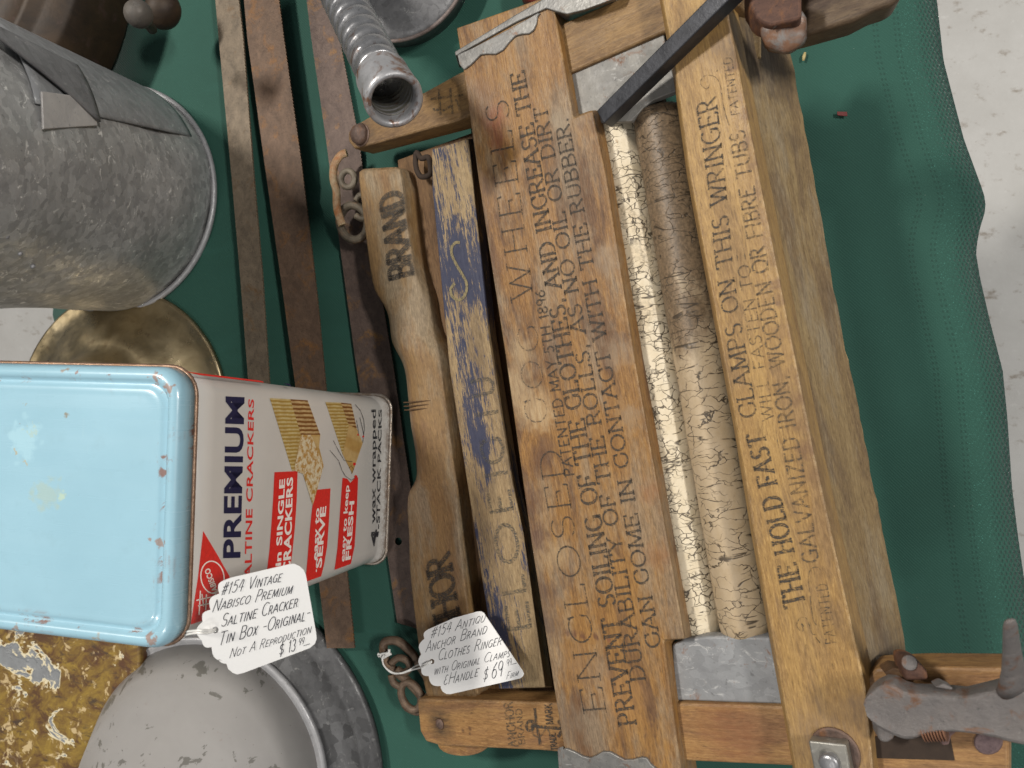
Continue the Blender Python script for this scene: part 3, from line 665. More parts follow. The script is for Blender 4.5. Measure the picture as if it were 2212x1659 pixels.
# maker's triangle
poly('printed_triangle', [(439, 1147), (470, 1199), (497, 1247), (484, 1300), (476.6, 1326), (440, 1340), (412, 1349), (428, 1245)], o1, M_red)
def strokes3(name, sts, off, wid, mat, P=T, parent=tb):
    V = []; Fc = []
    for s in sts:
        k = len(V); n_ = len(s)
        for i, (x, y) in enumerate(s):
            a = s[max(0, i-1)]; b = s[min(n_-1, i+1)]; dx, dy = b[0]-a[0], b[1]-a[1]; l = math.hypot(dx, dy) or 1
            V.append(P(x-dy/l*wid/2, y+dx/l*wid/2, off)); V.append(P(x+dy/l*wid/2, y-dx/l*wid/2, off))
        for i in range(n_-1): Fc.append((k+2*i, k+2*i+1, k+2*i+3, k+2*i+2))
    return link(name, V, Fc, mat, parent, zdir=getattr(P, "n", NPD), bevel=-1)
def ell(cx, cy, rx, ry, rot, a0=0, a1=360, n=30):
    c_, s_ = math.cos(math.radians(rot)), math.sin(math.radians(rot)); return [(cx+x*c_-y*s_, cy+x*s_+y*c_) for x, y in arc(0, 0, rx, ry, a0, a1, n)]
strokes3('emblem', [ell(459, 1247, 25, 35, -8), [(436, 1283), (440, 1310), (425, 1325)][:2], [(424, 1297), (463, 1288)], [(428, 1309), (458, 1302)], [(433, 1276), (430, 1328)], [(446, 1284), (444, 1318)]], o2, 2.6, M_wht)
bold_text('lettering', 'NABISCO', pquad(T, (474, 1285), (452, 1226), (462, 1289), (441, 1232), o2), M_wht, tb, .03)
# cracker pictures: printed drawings
def print_mat(name, a, b, sc, dr=(1, 0, 0), th=(.35, .65)):
    m = Mt(name, .3); wv = m.n.new('ShaderNodeTexWave'); wv.bands_direction = 'Y'; m.set(wv.inputs['Vector'], m.co); wv.inputs['Scale'].default_value = sc; wv.inputs['Distortion'].default_value = 1.5; wv.inputs['Detail'].default_value = 2
    c = m.mix(m.ramp(wv.outputs['Fac'], *th), rgb(*a), rgb(*b)); c = m.mix(m.ramp(m.noise(150, 4), .4, .7, 0, .5), c, rgb(a[0]*.75, a[1]*.6, a[2]*.5)); m.col(c); return m.m
P_y = print_mat('print_yellow', (.42, .27, .06), (.62, .5, .24), 130); P_b = print_mat('print_brown', (.22, .09, .02), (.6, .42, .2), 110)
P_c = print_mat('print_tan', (.52, .33, .11), (.6, .42, .18), 20)
m = Mt('print_cracker', .3); c = m.mix(m.ramp(m.noise(240, 3, .6), .42, .56), rgb(.48, .26, .06), rgb(.72, .62, .42)); c = m.mix(m.ramp(m.voro(420, 'F1'), .25, .12), c, rgb(.8, .76, .66)); m.col(c); P_k = m.m
def zz(x0, y0, pts): return [(x0/1.8228+x/4.032, y0/1.8228+y/4.032) for x, y in pts]
Z = lambda pts: zz(800, 1400, pts)
poly('cracker_picture', Z([(580, 370), (760, 380), (850, 690), (800, 1000), (775, 1005)]), o1, P_y)
poly('cracker_picture', Z([(760, 380), (910, 390), (1020, 690), (850, 690)]), o1+.0001, P_b)
poly('cracker_picture', Z([(850, 690), (1020, 690), (1010, 800), (1050, 960), (860, 1020), (790, 1000)]), o1+.0002, P_c)
poly('cracker_picture', Z([(860, 690), (940, 690), (1050, 960), (955, 1305), (870, 1030), (790, 1000)]), o2+.0001, P_k)
poly('cracker_picture', Z([(1065, 405), (1200, 410), (1270, 600), (1215, 860)]), o1, P_y)
poly('cracker_picture', Z([(1200, 410), (1290, 420), (1340, 640), (1265, 600)]), o1+.0001, P_b)
poly('cracker_picture', Z([(1270, 600), (1340, 640), (1390, 760), (1300, 1030), (1215, 860)]), o1+.0002, P_c)
strokes3('hand_drawing', [Z(p) for p in ([(1135, 740), (1180, 830), (1230, 915), (1300, 925)], [(1105, 825), (1180, 915), (1210, 1000), (1240, 1050), (1290, 1085), (1335, 1060)], [(1325, 425), (1370, 480), (1400, 560), (1405, 640), (1390, 760)], [(1335, 560), (1350, 640), (1355, 700)], [(1365, 540), (1385, 620), (1400, 700)], [(1270, 980), (1290, 960), (1310, 990), (1290, 1030)])], o2, 1.1, M_blk)
for x, y, r in ((1318, 945, 3), (1330, 1055, 3.2), (1395, 705, 2), (1349, 690, 1.8)):
    cx, cy = Z([(x, y)])[0]; poly('printed_nail', ell(cx, cy, r, r*1.1, 0, 0, 330, 10), o2+.0001, M_red)
# red and black marks wrapping on to the next side
U = Plane(a0.lerp(g0, .1)+Vector((0, 0, 0)), a0.lerp(g0, .9), a0.lerp(g0, .5)+lf*.05)
print('U normal', U.n)
poly('printed_edge', [(400, 802.5), (560, 822), (568, 824), (570, 826.5), (480, 816), (430, 810)], o1, M_red)
poly('printed_edge', [(612, 828), (625, 829), (629, 833), (627, 834.5), (618, 831)], o1, M_navy)

# ================================================================== GREY FUNNEL, OCHRE TRAY
m = Mt('grey_enamel', .5)
c = m.mix(m.ramp(m.noise(12, 4), .3, .7), rgb(.30, .288, .28), rgb(.35, .337, .327))
c = m.mix(m.ramp(m.noise((40, 55, 55), 5, .62, dist=.5), .60, .625, 0, .8), c, rgb(.12, .115, .10)); c = m.mix(m.ramp(m.noise(30, 5, .7, loc=(3, 3, 3)), .63, .72, 0, .5), c, rgb(.22, .13, .09))
c = m.mix(m.ramp(m.noise(260, 3, .7), .70, .74), c, rgb(.09, .08, .07)); m.col(c); m.bump(m.noise(30, 3), .2, .003); M_grey = m.m
fc = W(464, 1650, .004); fr = RR(464, 1650, 368, .004); fi = RR(464, 1650, 266, .02)
fun = empty('grey_funnel', fc, 'upturned pale grey enamel funnel with dark galvanized collar beneath the square price tag', 'funnel')
M_collar2 = galv('galv_collar', .14, rough=.45, dark=.3, spangle=.8, metal=.3, cell=.7)
lathe('collar', [(0, fr-.002), (0, fr), (.004, fr+.0005), (.006, fr-.003), (.007, fr-.006), (.0085, fr-.0125), (.0105, fr-.016), (.0085, fr-.0185), (.012, fi+.009), (.018, fi+.0012)], fc, (0, 0, 1), M_collar2, fun, n=110, wob=.003)
lathe('cone_bead', [(.015, fi+.0045), (.0185, fi+.0052), (.021, fi+.003), (.0195, fi)], fc, (0, 0, 1), M_galvl, fun, n=100, wob=.003)
M_gr_lower = M_grey
cc = W(470, 1650, .02)
lathe('cone', [(.0, fi), (.03, fi-.0185), (.06, fi-.037), (.10, .035), (.125, .024), (.17, .018), (.19, .0165)], Vector((fc.x, fc.y, .0205)), (0, 0, 1), M_grey, fun, n=100, wob=.003)
m = Mt('flaking_ochre', .5)
wp = m.warp(40, .03)
c = m.mix(m.ramp(m.noise(38, 6, .7, dist=1.5), .35, .65), rgb(.085, .036, .014), rgb(.27, .175, .03))
c = m.mix(m.ramp(m.noise((30, 90, 60), 5, .7, dist=1.2, loc=(4, 4, 4)), .55, .66, 0, .9), c, rgb(.045, .028, .02))
c = m.mix(m.ramp(m.noise(75, 4, .65, dist=.8, loc=(9, 1, 4)), .58, .63, 0, .9), c, rgb(.50, .38, .20))
fl = m.noise((19, 25, 22), 5, .6, dist=.6, loc=(1.3, 2.2, 0))
c = m.mix(m.ramp(m.noise((40, 60, 50), 5, .7, dist=.6, loc=(7, 7, 1)), .54, .62, 0, .8), c, rgb(.07, .03, .015)); c = m.mix(m.ramp(fl, .575, .59), c, rgb(.62, .55, .38)); c = m.mix(m.ramp(fl, .60, .61), c, m.mix(m.noise(90, 4), rgb(.12, .125, .13), rgb(.27, .28, .29)))
m.col(c); m.bump(m.ramp(fl, .635, .62), .5, .0012); m.bump(m.noise(180, 5), .4, .001); m.inp('Coat Weight', .15)
zt = .033
ol = [W(x, y, zt) for x, y in [(-160, 1255), (285, 1270), (300, 1330), (302, 1440), (288, 1500), (248, 1550), (212, 1600), (193, 1680), (188, 1800), (-160, 1800)]]
ol = subdiv(ol, .012)
tray = prism('ochre_tray', ol, [p-Vector((0, 0, .014)) for p in ol], m.m, None, bevel=.003)
tag(tray, 'mottled ochre and brown painted metal tray with paint flaking to grey under the tin', 'tray')

# ================================================================== THE WRINGER
A_, B_, C_ = W(851, 900, .055), W(915, 1300, .055), W(1561, 900, .155)
P = Plane(A_, B_, C_); NP = P.n
ALONG = (P(1180, 700)-P(1320, 1500)).normalized()       # up the boards, the way the lettering reads
ACROSS = NP.cross(ALONG)
if ACROSS.x < 0: ACROSS = -ACROSS
print('plane n', NP, [round(P(x, y).z, 3) for x, y in ((2000, 1500), (2180, 1500), (1700, 50), (1900, 50), (1860, 1450))], 'z at', [round(P(x, y).z, 3) for x, y in ((851, 400), (851, 1500), (1300, 200), (1300, 1500), (1561, 200), (1561, 1500), (1800, 1600))])
wr = empty('clothes_wringer', P(1330, 860)-NP*.09, 'antique wooden clothes wringer with stencilled boards, cracked rubber rolls and iron clamps', 'wringer')
W_top = wood('wood_top_board', (.34, .195, .070), (.185, .09, .028), (.11, .056, .030), .78, .5, 1, edgec=(.55, .40, .22), grey=(.31, .24, .16), greyamt=.6)
W_hold = wood('wood_hold_board', (.44, .292, .120), (.27, .165, .062), (.23, .14, .065), .6, .5, 2, edgec=(.85, .66, .42))
W_side = wood('wood_side_plank', (.35, .265, .15), (.21, .15, .08), (.17, .11, .06), .7, .62, 3, edgec=(.52, .36, .17), grey=(.38, .31, .21), greyamt=.6)
W_rail = wood('wood_rail', (.31, .20, .092), (.175, .105, .046), (.15, .09, .05), .55, .55, 4, edgec=(.60, .42, .24))
W_rail2 = wood('wood_rail_low', (.37, .225, .10), (.23, .12, .05), (.17, .085, .045), .5, .55, 5, edgec=(.60, .42, .24))
W_str = wood('wood_stretcher', (.285, .187, .092), (.165, .10, .048), (.20, .115, .06), .6, .6, 6, edgec=(.5, .35, .2), grey=(.30, .24, .16), greyamt=.7)
W_dark = wood('wood_dark', (.20, .12, .06), (.12, .065, .032), (.06, .035, .02), .6, .7, 7)
for wm in (W_top, W_side, W_rail, W_rail2, W_str): pass
# blue painted bar: the same wood with worn paint on top
W_blue = wood('worn_blue_paint', (.36, .28, .18), (.24, .18, .11), (.17, .12, .07), .6, .65, 8)
mb = W_blue; pn = mb.noise((70, 620, 620), 6, .8, dist=.2); pb = mb.noise((11, 34, 34), 4, .6, loc=(2.4, 0, .3))
sxp = mb.n.new('ShaderNodeSeparateXYZ'); mb.set(sxp.inputs[0], mb.co)
along_bar = mb.ramp(sxp.outputs[0], .01, .05, -.012, .085)
low_bar = mb.ramp(sxp.outputs[0], .0, -.12, 0, -.03)
sidep = mb.math('MULTIPLY', mb.ramp(sxp.outputs[1], .0, .008), mb.ramp(sxp.outputs[0], .0, -.06, 0, .09))
msk = mb.math('ADD', mb.math('ADD', sidep, mb.math('MULTIPLY', sidep, 0.)), mb.math('ADD', mb.math('ADD', mb.math('ADD', pn, along_bar), low_bar), mb.math('MULTIPLY', mb.math('SUBTRACT', pb, .5), .85)))
W_blue.col(mb.mix(mb.ramp(msk, .57, .60), W_blue.c, mb.mix(mb.noise(200, 3), rgb(.018, .021, .050), rgb(.045, .050, .085))))
def board(name, face, t, mat, low=None, bevel=.0012, off=0., lows=None, step=0, xdir=None, parent=None):
    """face: outline in the frame's plane; low: the same outline where the lower edge is seen, else straight down by t"""
    top = [P(x, y, off) for x, y in face]
    bot = [p-NP*t for p in top]
    if lows:
        for i, (x, y) in lows.items(): bot[i] = P(x, y, off-t)
    return prism(name, top, bot, mat, parent or wr, xdir=xdir or ALONG, zdir=NP, bevel=bevel)
# end rails
rail_dir = P(1240, 165)-P(760, 372)
prt = [P(x, y, -.008) for x, y in [(752, 284), (770, 268), (800, 250), (917, 198), (987, 159), (1120, 100), (1230, 43), (1420, -40), (1560, -100), (1600, -110), (1600, 10), (1560, 26), (1428, 72), (1249, 150), (987, 262), (800, 313), (765, 322), (752, 305)]]
RT = prism('end_rail', prt, [p-NP*.022 for p in prt], W_rail.m, wr, xdir=rail_dir, zdir=NP, bevel=.0018)
prb = [P(x, y, -.008) for x, y in [(901, 1520), (903, 1509), (1042, 1512), (1201, 1518), (1488, 1519), (1687, 1525), (1840, 1500), (1890, 1444), (2000, 1440), (2182, 1443), (2182, 1720), (1718, 1656), (1506, 1646), (1222, 1627), (1169, 1622), (952, 1612), (920, 1603), (907, 1580)]]
RB = prism('end_rail', prb, [p-NP*.022 for p in prb], W_rail2.m, wr, xdir=P(1690, 1600)-P(900, 1560), zdir=NP, bevel=.0018)
# dark board under, brown back board and rolls
board('base_board', [(858, 345), (1090, 260), (1215, 1530), (930, 1525)], .010, W_dark.m, off=-.030)
RU = Mt('perished_rubber', .6)
def rubber(name, base, dirt, dirt_c, amt, cells, long_, cw=.03, topd=0.):
    m = Mt(name, .5)
    big = m.noise((24, 30, 30), 6, .68, dist=.4); fn = m.noise(520, 4, .7)
    sx_ = m.n.new('ShaderNodeSeparateXYZ'); m.set(sx_.inputs[0], m.co); big = m.math('ADD', big, m.ramp(sx_.outputs[0], .04, .20, topd, -topd*.6))
    c = m.mix(m.ramp(m.noise(90, 5, .7), .35, .7), rgb(*base), rgb(base[0]*.84, base[1]*.80, base[2]*.72))
    c = m.mix(m.ramp(big, .5-amt*.12, .66-amt*.1, 0, .9), c, m.mix(m.ramp(fn, .4, .6), rgb(dirt[0]*.6, dirt[1]*.6, dirt[2]*.6), rgb(dirt[0]*1.3, dirt[1]*1.3, dirt[2]*1.3)))
    c = m.mix(m.ramp(m.noise(75, 6, .75, loc=(2, 2, 2)), .66, .73, 0, .8), c, rgb(*dirt_c))
    v = m.voro(cells, co=m.warp(110, .010))
    k = m.math('MULTIPLY', m.ramp(v, cw, cw*.35), m.ramp(m.noise(60, 3), .40, .52))
    n = m.noise(long_, 2, .5, dist=.35, loc=(1, 2, 3)); r = m.ramp(m.math('ABSOLUTE', m.math('SUBTRACT', n, .5)), .014, .004)
    k = m.math('MAXIMUM', k, m.math('MULTIPLY', r, m.ramp(m.noise((60, 70, 70), 3, loc=(4, 4, 1)), .47, .53)))
    c = m.mix(m.math('MULTIPLY', k, .92), c, rgb(.045, .032, .02)); m.col(c)
    m.bump(m.math('SUBTRACT', 1., k), .5, .0006); m.bump(fn, .25, .0004); m.bump(m.noise(50, 3), .12, .0015); return m
R_w = rubber('rubber_white', (.66, .58, .44), (.50, .41, .28), (.27, .15, .06), -.1, (240, 150, 150), (120, 22, 22), .06)
R_t = rubber('rubber_tan', (.46, .36, .24), (.15, .10, .058), (.07, .05, .035), .55, (175, 75, 75), (85, 12, 12), .032, .24)
def roll(name, topc, botc, r_px, off, mat, extra=.003):
    p0 = P(*topc, off); p1 = P(*botc, off); ax = (p1-p0).normalized(); L = (p1-p0).length
    pr = [(-extra*.2, r_px*.80), (0, r_px*.9), (.0022, r_px*.97), (.006, r_px)]+[(.006+(L-.012)*i/60, r_px*(1+.003*math.sin(i*.7)+.002*math.sin(i*1.9))) for i in range(1, 60)]+[(L-.006, r_px), (L-.0022, r_px*.97), (L, r_px*.9), (L+extra*.2, r_px*.80)]
    lathe(name, pr, p0, ax, mat, wr, n=56)
    lathe('roll_core', [(-.03, .006), (L+.03, .006)], p0, ax, M_rustA, wr, n=16)
roll('rubber_roll', (1422, 242), (1615, 1366), .0163, -.026, R_t.m)
roll('rubber_roll', (1330, 262), (1512, 1368), .0163, -.031, R_w.m)
roll('rubber_roll', (1040, 330), (1180, 1480), .0155, -.052, W_dark.m)
# stencilled top board with its stepped edge and lower lip
tb_face = [(1000, 151), (1032, 384), (1061, 575), (1091, 768), (1148, 1179), (1201, 1518), (1222, 1640), (1240, 1760), (1482, 1760), (1470, 1659), (1433.4, 1382.7), (1479, 1381), (1443.5, 1179), (1369, 768), (1309.6, 384), (1280, 237), (1239, 254), (1198, 24), (1178, -6), (985, 60)]
top = [P(x, y) for x, y in tb_face]
tt = .024; bot = [p-NP*tt for p in top]
for i, (x, y) in {8: (1522, 1760), 9: (1507, 1659), 10: (1464, 1382.9), 11: (1504, 1372), 12: (1469, 1179), 13: (1400, 768), 14: (1334, 384), 15: (1307, 238), 16: (1264, 240), 17: (1228, 32), 18: (1205, -12)}.items(): bot[i] = P(x, y, -tt)
TB = prism('top_board', top, bot, W_top.m, wr, xdir=ALONG, zdir=NP, bevel=.0013)
# hold fast board and the plank beside it
hb = [(1412, -90), (1430, 0), (1458, 151), (1490, 384), (1592, 932), (1628, 1152), (1675, 1420), (1718, 1659), (1740, 1780), (1905, 1780), (1886, 1659), (1869, 1482), (1796, 1152), (1757, 974), (1640, 384), (1575, 42), (1552, -90)]
top = [P(x, y, .004) for x, y in hb]; bot = [p-NP*.022 for p in top]
for i in range(0, 9): bot[i] = P(hb[i][0]-6, hb[i][1], -.010)
HB = prism('clamp_board', top, bot, W_hold.m, wr, xdir=ALONG, zdir=NP, bevel=.0012)
random.seed(3)
inn = [(1552, -90), (1575, 42), (1640, 384), (1757, 974), (1796, 1152), (1869, 1482), (1880, 1560)]
out = [(1690, -40), (1705, 89), (1733, 250), (1764, 411), (1795, 590), (1828, 757), (1850, 860), (1872, 974), (1895, 1085), (1916, 1190), (1940, 1310), (1959, 1419), (1985, 1560)]
it = [P(x+1, y, -.012) for x, y in inn]; zo = lambda y: .118
ot = []
for i, ((x, y), (x2, y2)) in enumerate(zip(out, out[1:])):
    for j in range(5):
        f = j/5; ot.append(W(x+(x2-x)*f+random.uniform(-2.2, 1.6), y+(y2-y)*f, .118))
ot.append(W(*out[-1], .118))
loop = it+list(reversed(ot)); dn = Vector((.10, 0, -1)).normalized()
pk = prism('side_plank', loop, [p-Vector((.006, 0, .020)) for p in loop], W_side.m, wr, xdir=ALONG, zdir=NP+Vector((.5, 0, 0)), bevel=.0012)
bm = bmesh.new(); bm.from_mesh(pk.data); bmesh.ops.triangulate(bm, faces=[f for f in bm.faces if len(f.verts) > 4]); bm.to_mesh(pk.data); bm.free()
# groove line under the clamp board
# zinc plates between rails and rolls
M_plate = galv('zinc_plate', .38, rough=.5, spangle=.6, dark=.6, metal=.1, rust=.08, tint=(.98, 1, 1.02)); M_platew = galv('zinc_plate_worn', .36, rough=.55, spangle=.6, dark=.6, metal=.1, rust=.12, tint=(1.05, 1, .9))
def plate(name, pts, off, mat, t=.0025, bev=.0008): 
    q = [P(x, y, off) for x, y in pts]; return prism(name, q, [p-NP*t for p in q], mat, wr, xdir=ALONG, zdir=NP, bevel=bev)
plate('cover_plate', [(1215, 160), (1249, 150), (1432, 68), (1462, 196), (1412, 216), (1390, 232), (1378, 246), (1362, 262), (1300, 265), (1250, 262)], -.011, M_platew, .006)
plate('cover_plate', [(1450, 1392), (1467, 1386), (1478, 1379), (1531, 1374), (1664, 1376), (1695, 1524), (1480, 1515), (1455, 1516)], -.011, M_plate, .010, .002)
# fluted end caps of the top board
M_cap = galv('cap_metal', .42, rough=.42, spangle=.4, metal=.5, rust=.18, tint=(1.03, 1, .93))
def cap(pts, end_dir):
    q = [P(x, y, .0016) for x, y in pts]; prism('end_cap', q, [p-NP*.0022 for p in q], M_cap, wr, xdir=ALONG, zdir=NP, bevel=.0008)
cap([(987, 118), (1022, 102), (1118, 52), (1160, 28), (1166, 27), (1160, 36), (1158, 50), (1152, 65), (1142, 73), (1125, 74), (1112, 78), (1100, 90), (1086, 108), (1070, 117), (1050, 117), (1036, 119), (1028, 128), (1015, 141), (1001, 151), (992, 140)], -1)
prism('end_cap', [P(x, y, .0018) for x, y in [(984, 121), (1116, 47), (1180, 18), (1198, 24), (1225, 31), (1262, 22), (1330, -3), (1340, -24), (1180, -6), (1110, 34), (982, 112)]], [P(x, y, -.026) for x, y in [(992, 148), (1118, 92), (1180, 60), (1198, 56), (1225, 50), (1262, 35), (1330, 12), (1340, -14), (1180, -2), (1114, 40), (990, 118)]], M_cap, wr, xdir=rail_dir, zdir=NP, bevel=.0008)
plate('end_cap', [(1210, 1620), (1222, 1617), (1240, 1624), (1258, 1634), (1274, 1638), (1288, 1632), (1302, 1624), (1318, 1625), (1334, 1634), (1350, 1642), (1368, 1641), (1385, 1636), (1396, 1638), (1406, 1652), (1420, 1664), (1440, 1680), (1450, 1760), (1230, 1760), (1212, 1650)], .0018, M_cap, .0026)
prism('end_cap', [P(x, y, .0016) for x, y in [(1204, 1616), (1217, 1612), (1216, 1640), (1226, 1760), (1214, 1760)]], [P(x, y, -.02) for x, y in [(1208, 1612), (1220, 1612), (1216, 1640), (1226, 1760), (1214, 1760)]], M_cap, wr, bevel=.0005)
# round end of the roll bearing showing under the low rail
q = [P(x, y, -.022) for x, y in [(945, 1606)]+[(999+54*math.cos(math.radians(a)), 1608+26*math.sin(math.radians(a))) for a in range(170, 5, -15)]+[(1056, 1606)]]
prism('bearing_block', q, [p-NP*.012 for p in q], W_rail2.m, wr, xdir=ACROSS, zdir=NP, bevel=.001)
# stretcher: flat, turned, flat
SL = [(364, 788, 878), (384, 791, 883), (458, 798.5, 892), (590, 816, 909), (632, 822, 928), (657, 838, 934), (690, 846, 938), (719, 848, 945), (740, 852, 955), (760, 862, 966), (785, 876, 973), (810, 881, 976), (842, 884, 980), (900, 890, 986), (917, 891, 988), (960, 899, 992), (1003, 906, 996), (1038, 906, 999), (1052, 900, 1001), (1066, 895, 1002), (1100, 894, 1003), (1152, 899, 1008), (1207, 898, 1014), (1260, 903, 1020), (1363, 915, 1032), (1480, 932, 1048), (1512, 937, 1052)]
V = []; nsec = 20
cx0 = None
for y, xl, xr in SL:
    l = P(xl, y, -.022); r = P(xr, y-5, -.022); ce = (l+r)/2; hw = (r-l).length/2; ac = (r-l).normalized()
    turned = max(0, min(1, min((y-628)/40, (1055-y)/25)))
    for i in range(nsec):
        t = 2*math.pi*i/nsec; cxs, sn = math.cos(t), math.sin(t)
        e = 1-.88*(1-turned); sx_ = math.copysign(abs(cxs)**e, cxs); sy_ = math.copysign(abs(sn)**e, sn)
        hh = .0135*(1-turned)+hw*.82*turned; V.append(ce+ac*hw*sx_+NP*hh*sy_-NP*.004)
def densify(V, nsec, rows):
    return V
Fc = []
for j in range(len(SL)-1):
    for i in range(nsec): Fc.append((j*nsec+i, j*nsec+(i+1) % nsec, (j+1)*nsec+(i+1) % nsec, (j+1)*nsec+i))
Fc += [tuple(range(nsec)), tuple(range((len(SL)-1)*nsec, len(SL)*nsec))]
st = link('stretcher', V, Fc, W_str.m, wr, xdir=ALONG, zdir=NP, smooth=True)
sd = st.modifiers.new('s', 'SUBSURF'); sd.levels = sd.render_levels = 1
for yy in (868, 876, 884):
    l = P(885+(yy-868)*.12, yy, -.026); r = P(983, yy-8, -.026); ce = (l+r)/2; hw = (r-l).length/2; ac = (r-l).normalized()
    tube('turned_line', [ce+ac*hw*1.0*math.cos(t)+NP*(hw*.835*math.sin(t)+.0012-.0012) for t in [math.pi*(.06+.88*k/24) for k in range(25)]], .00045, W_dark.m, wr, n=6)
M_ltr = ink('stencil_black', (.034, .028, .022), .45, .36); M_ltr_f = ink('stencil_faded', (.04, .036, .032), .85, .42); M_ltr_s = ink('stencil_soft', (.06, .045, .03), .6, .40)
PS = lambda x, y, off=0: P(x, y, -.0118+off)
letter('lettering', 'BRAND', [PS(892, 592), PS(866, 409), PS(843, 605), PS(820, 426)], .19, M_ltr, st, gap=.14)
letter('lettering', 'ANCHOR', [PS(1012, 1460), PS(970, 1194), PS(958, 1478), PS(921, 1212)], .15, M_ltr, st, serif=.13, gap=.12)
# blue bar
bb = [(932, 322), (970, 311), (1012, 299), (1021, 384), (1056, 731), (1062, 768), (1106, 1041), (1131, 1152), (1177, 1485), (1077, 1489), (1025, 1152), (970, 795), (933, 409)]
top = [P(x, y, -.006) for x, y in bb]; bot = [p-NP*.018 for p in top]
for i in range(2, 9): bot[i] = P(bb[i][0]+18, bb[i][1], -.024)
PBAR = prism('painted_bar', top, bot, W_blue.m, wr, xdir=ALONG, zdir=NP, bevel=.0012)
M_worn = ink('worn_lettering', (.06, .055, .045), .9, .42); M_ol = ink('olive_lettering', (.16, .13, .065), .3, .3); PB = lambda x, y, off=0: P(x, y, -.0055+off)
strokes3('lettering', [[(v.x, v.y) for v in spline([Vector((a, b, 0)) for a, b in [(993, 524), (984, 524), (976, 534), (976, 550), (986, 572), (998, 592), (1008, 614), (1004, 638), (990, 648), (977, 640), (974, 624), (982, 612)]], 5)]], 0, 6, M_ol, PB, PBAR)
for tx, y0, y1 in (('U', 852, 812), ('I', 898, 880), ('C', 996, 942), ('I', 1030, 1010), ('E', 1104, 1058), ('O', 1212, 1128), ('L', 1280, 1240), ('E', 1360, 1300)):
    xa = 1062+(y0-812)*.155; letter('lettering', tx, [PB(xa, y0), PB(xa-(y0-y1)*.155, y1), PB(xa-46, y0+8), PB(xa-46-(y0-y1)*.155, y1+8)], .15, M_worn, PBAR)
# lettering on the top board
o_ = .0004
def L_(txt, b0, b1, t0, t1, wd, mat=M_ltr, off=o_, **k): letter('lettering', txt, [P(*b0, off), P(*b1, off), P(*t0, off), P(*t1, off)], wd, mat, HB if off > .002 else TB, **k)
L_('ENCLOSED', (1309, 1537), (1211, 969), (1261, 1541), (1162, 976), .07, serif=.10, thin=.5, gap=.2)
L_('COG', (1184, 912), (1158, 701), (1136, 914), (1116, 704), .06, M_ltr_f, serif=.1, thin=.5, gap=.3)
L_('WHEELS', (1151, 642), (1096, 213), (1104, 650), (1047, 224), .07, serif=.10, thin=.5, gap=.34)
L_('PATENTED MAY 5TH 1896', (1240, 1026), (1175, 626), (1219, 1029), (1155, 630), .15, thin=.8, gap=.15)
L_('PREVENT SOILING OF THE CLOTHES, AND INCREASE THE', (1374, 1563), (1132, 153), (1337, 1568), (1102, 162), .15, thin=.55, serif=.12)
L_('DURABILITY OF THE ROLLS, AS NO OIL OR DIRT', (1394, 1468), (1180, 229), (1363, 1472), (1152, 236), .15, thin=.55, serif=.12)
L_('CAN COME IN CONTACT WITH THE RUBBER.', (1427, 1396), (1226, 254), (1397, 1400), (1198, 262), .155, thin=.55, serif=.12)
oh = .0044
letter_path('lettering', 'THE HOLD FAST', [((1739, 1303), (1694, 1314)), ((1716, 1195), (1676, 1203)), ((1677, 1039), (1638, 1048)), ((1650, 935), (1612, 942))], P, oh, .155, M_ltr, HB, serif=.16, thin=.6, gap=.2)
letter_path('lettering', 'CLAMPS ON THIS WRINGER', [((1635, 897), (1599, 904)), ((1608, 745), (1573, 753)), ((1584, 597), (1550, 606)), ((1565, 384), (1529, 392)), ((1546, 207), (1504, 222))], P, oh, .13, M_ltr, HB, serif=.14, thin=.6)
L_('WILL FASTEN TO', (1672, 906), (1618, 571), (1647, 910), (1593, 576), .12, M_ltr_s, off=oh, thin=.8)
L_('GALVANIZED IRON, WOODEN OR FIBRE TUBS', (1769, 1212), (1607, 280), (1735, 1217), (1575, 288), .14, M_ltr_s, off=oh, thin=.8)
L_('PATENTED', (1807, 1388), (1786, 1260), (1784, 1392), (1763, 1263), .1, M_ltr_f, off=oh, thin=.8)
L_('PATENTED', (1597, 246), (1580, 122), (1580, 249), (1562, 126), .14, M_ltr_f, off=oh, thin=.9)
PH = lambda x, y, off=0: P(x, y, oh+off)
def sp2(p, n=6): return [(v.x, v.y) for v in spline([Vector((a, b, 0)) for a, b in p], n)]
z1 = lambda pts: [(1426.4+x/4.032, y/4.032) for x, y in pts]; z2 = lambda pts: [(1536+x/3.273, 1152+y/3.273) for x, y in pts]
SCR = [sp2(z1([(430, 735), (415, 765), (390, 770), (350, 730), (370, 670), (430, 655), (490, 680), (525, 760), (545, 900), (580, 1040), (600, 1090)])), z1([(485, 580), (495, 610), (490, 625)]),
   sp2(z2([(655, 660), (640, 640), (650, 690), (620, 680), (608, 640), (630, 598), (670, 598), (690, 640), (715, 710), (745, 715)])), sp2(z2([(745, 650), (720, 600), (700, 450), (690, 300), (710, 250), (750, 240), (775, 260)])), z2([(740, 735), (770, 775), (745, 745)])]
for s_ in SCR: strokes3('scroll', [s_], 0, 1.7, M_ltr_s, PH, HB)
for s_ in [[(1590, 540), (1594, 564)], [(1606, 536), (1610, 560)], [(1676, 930), (1682, 968)], [(1690, 926), (1696, 966)], [(1628, 545), (1632, 580)], [(1655, 540), (1660, 585)], [(1700, 985), (1708, 1030)]]: strokes3('rule_line', [s_], 0, 1.4, M_ltr_s, PH, HB)
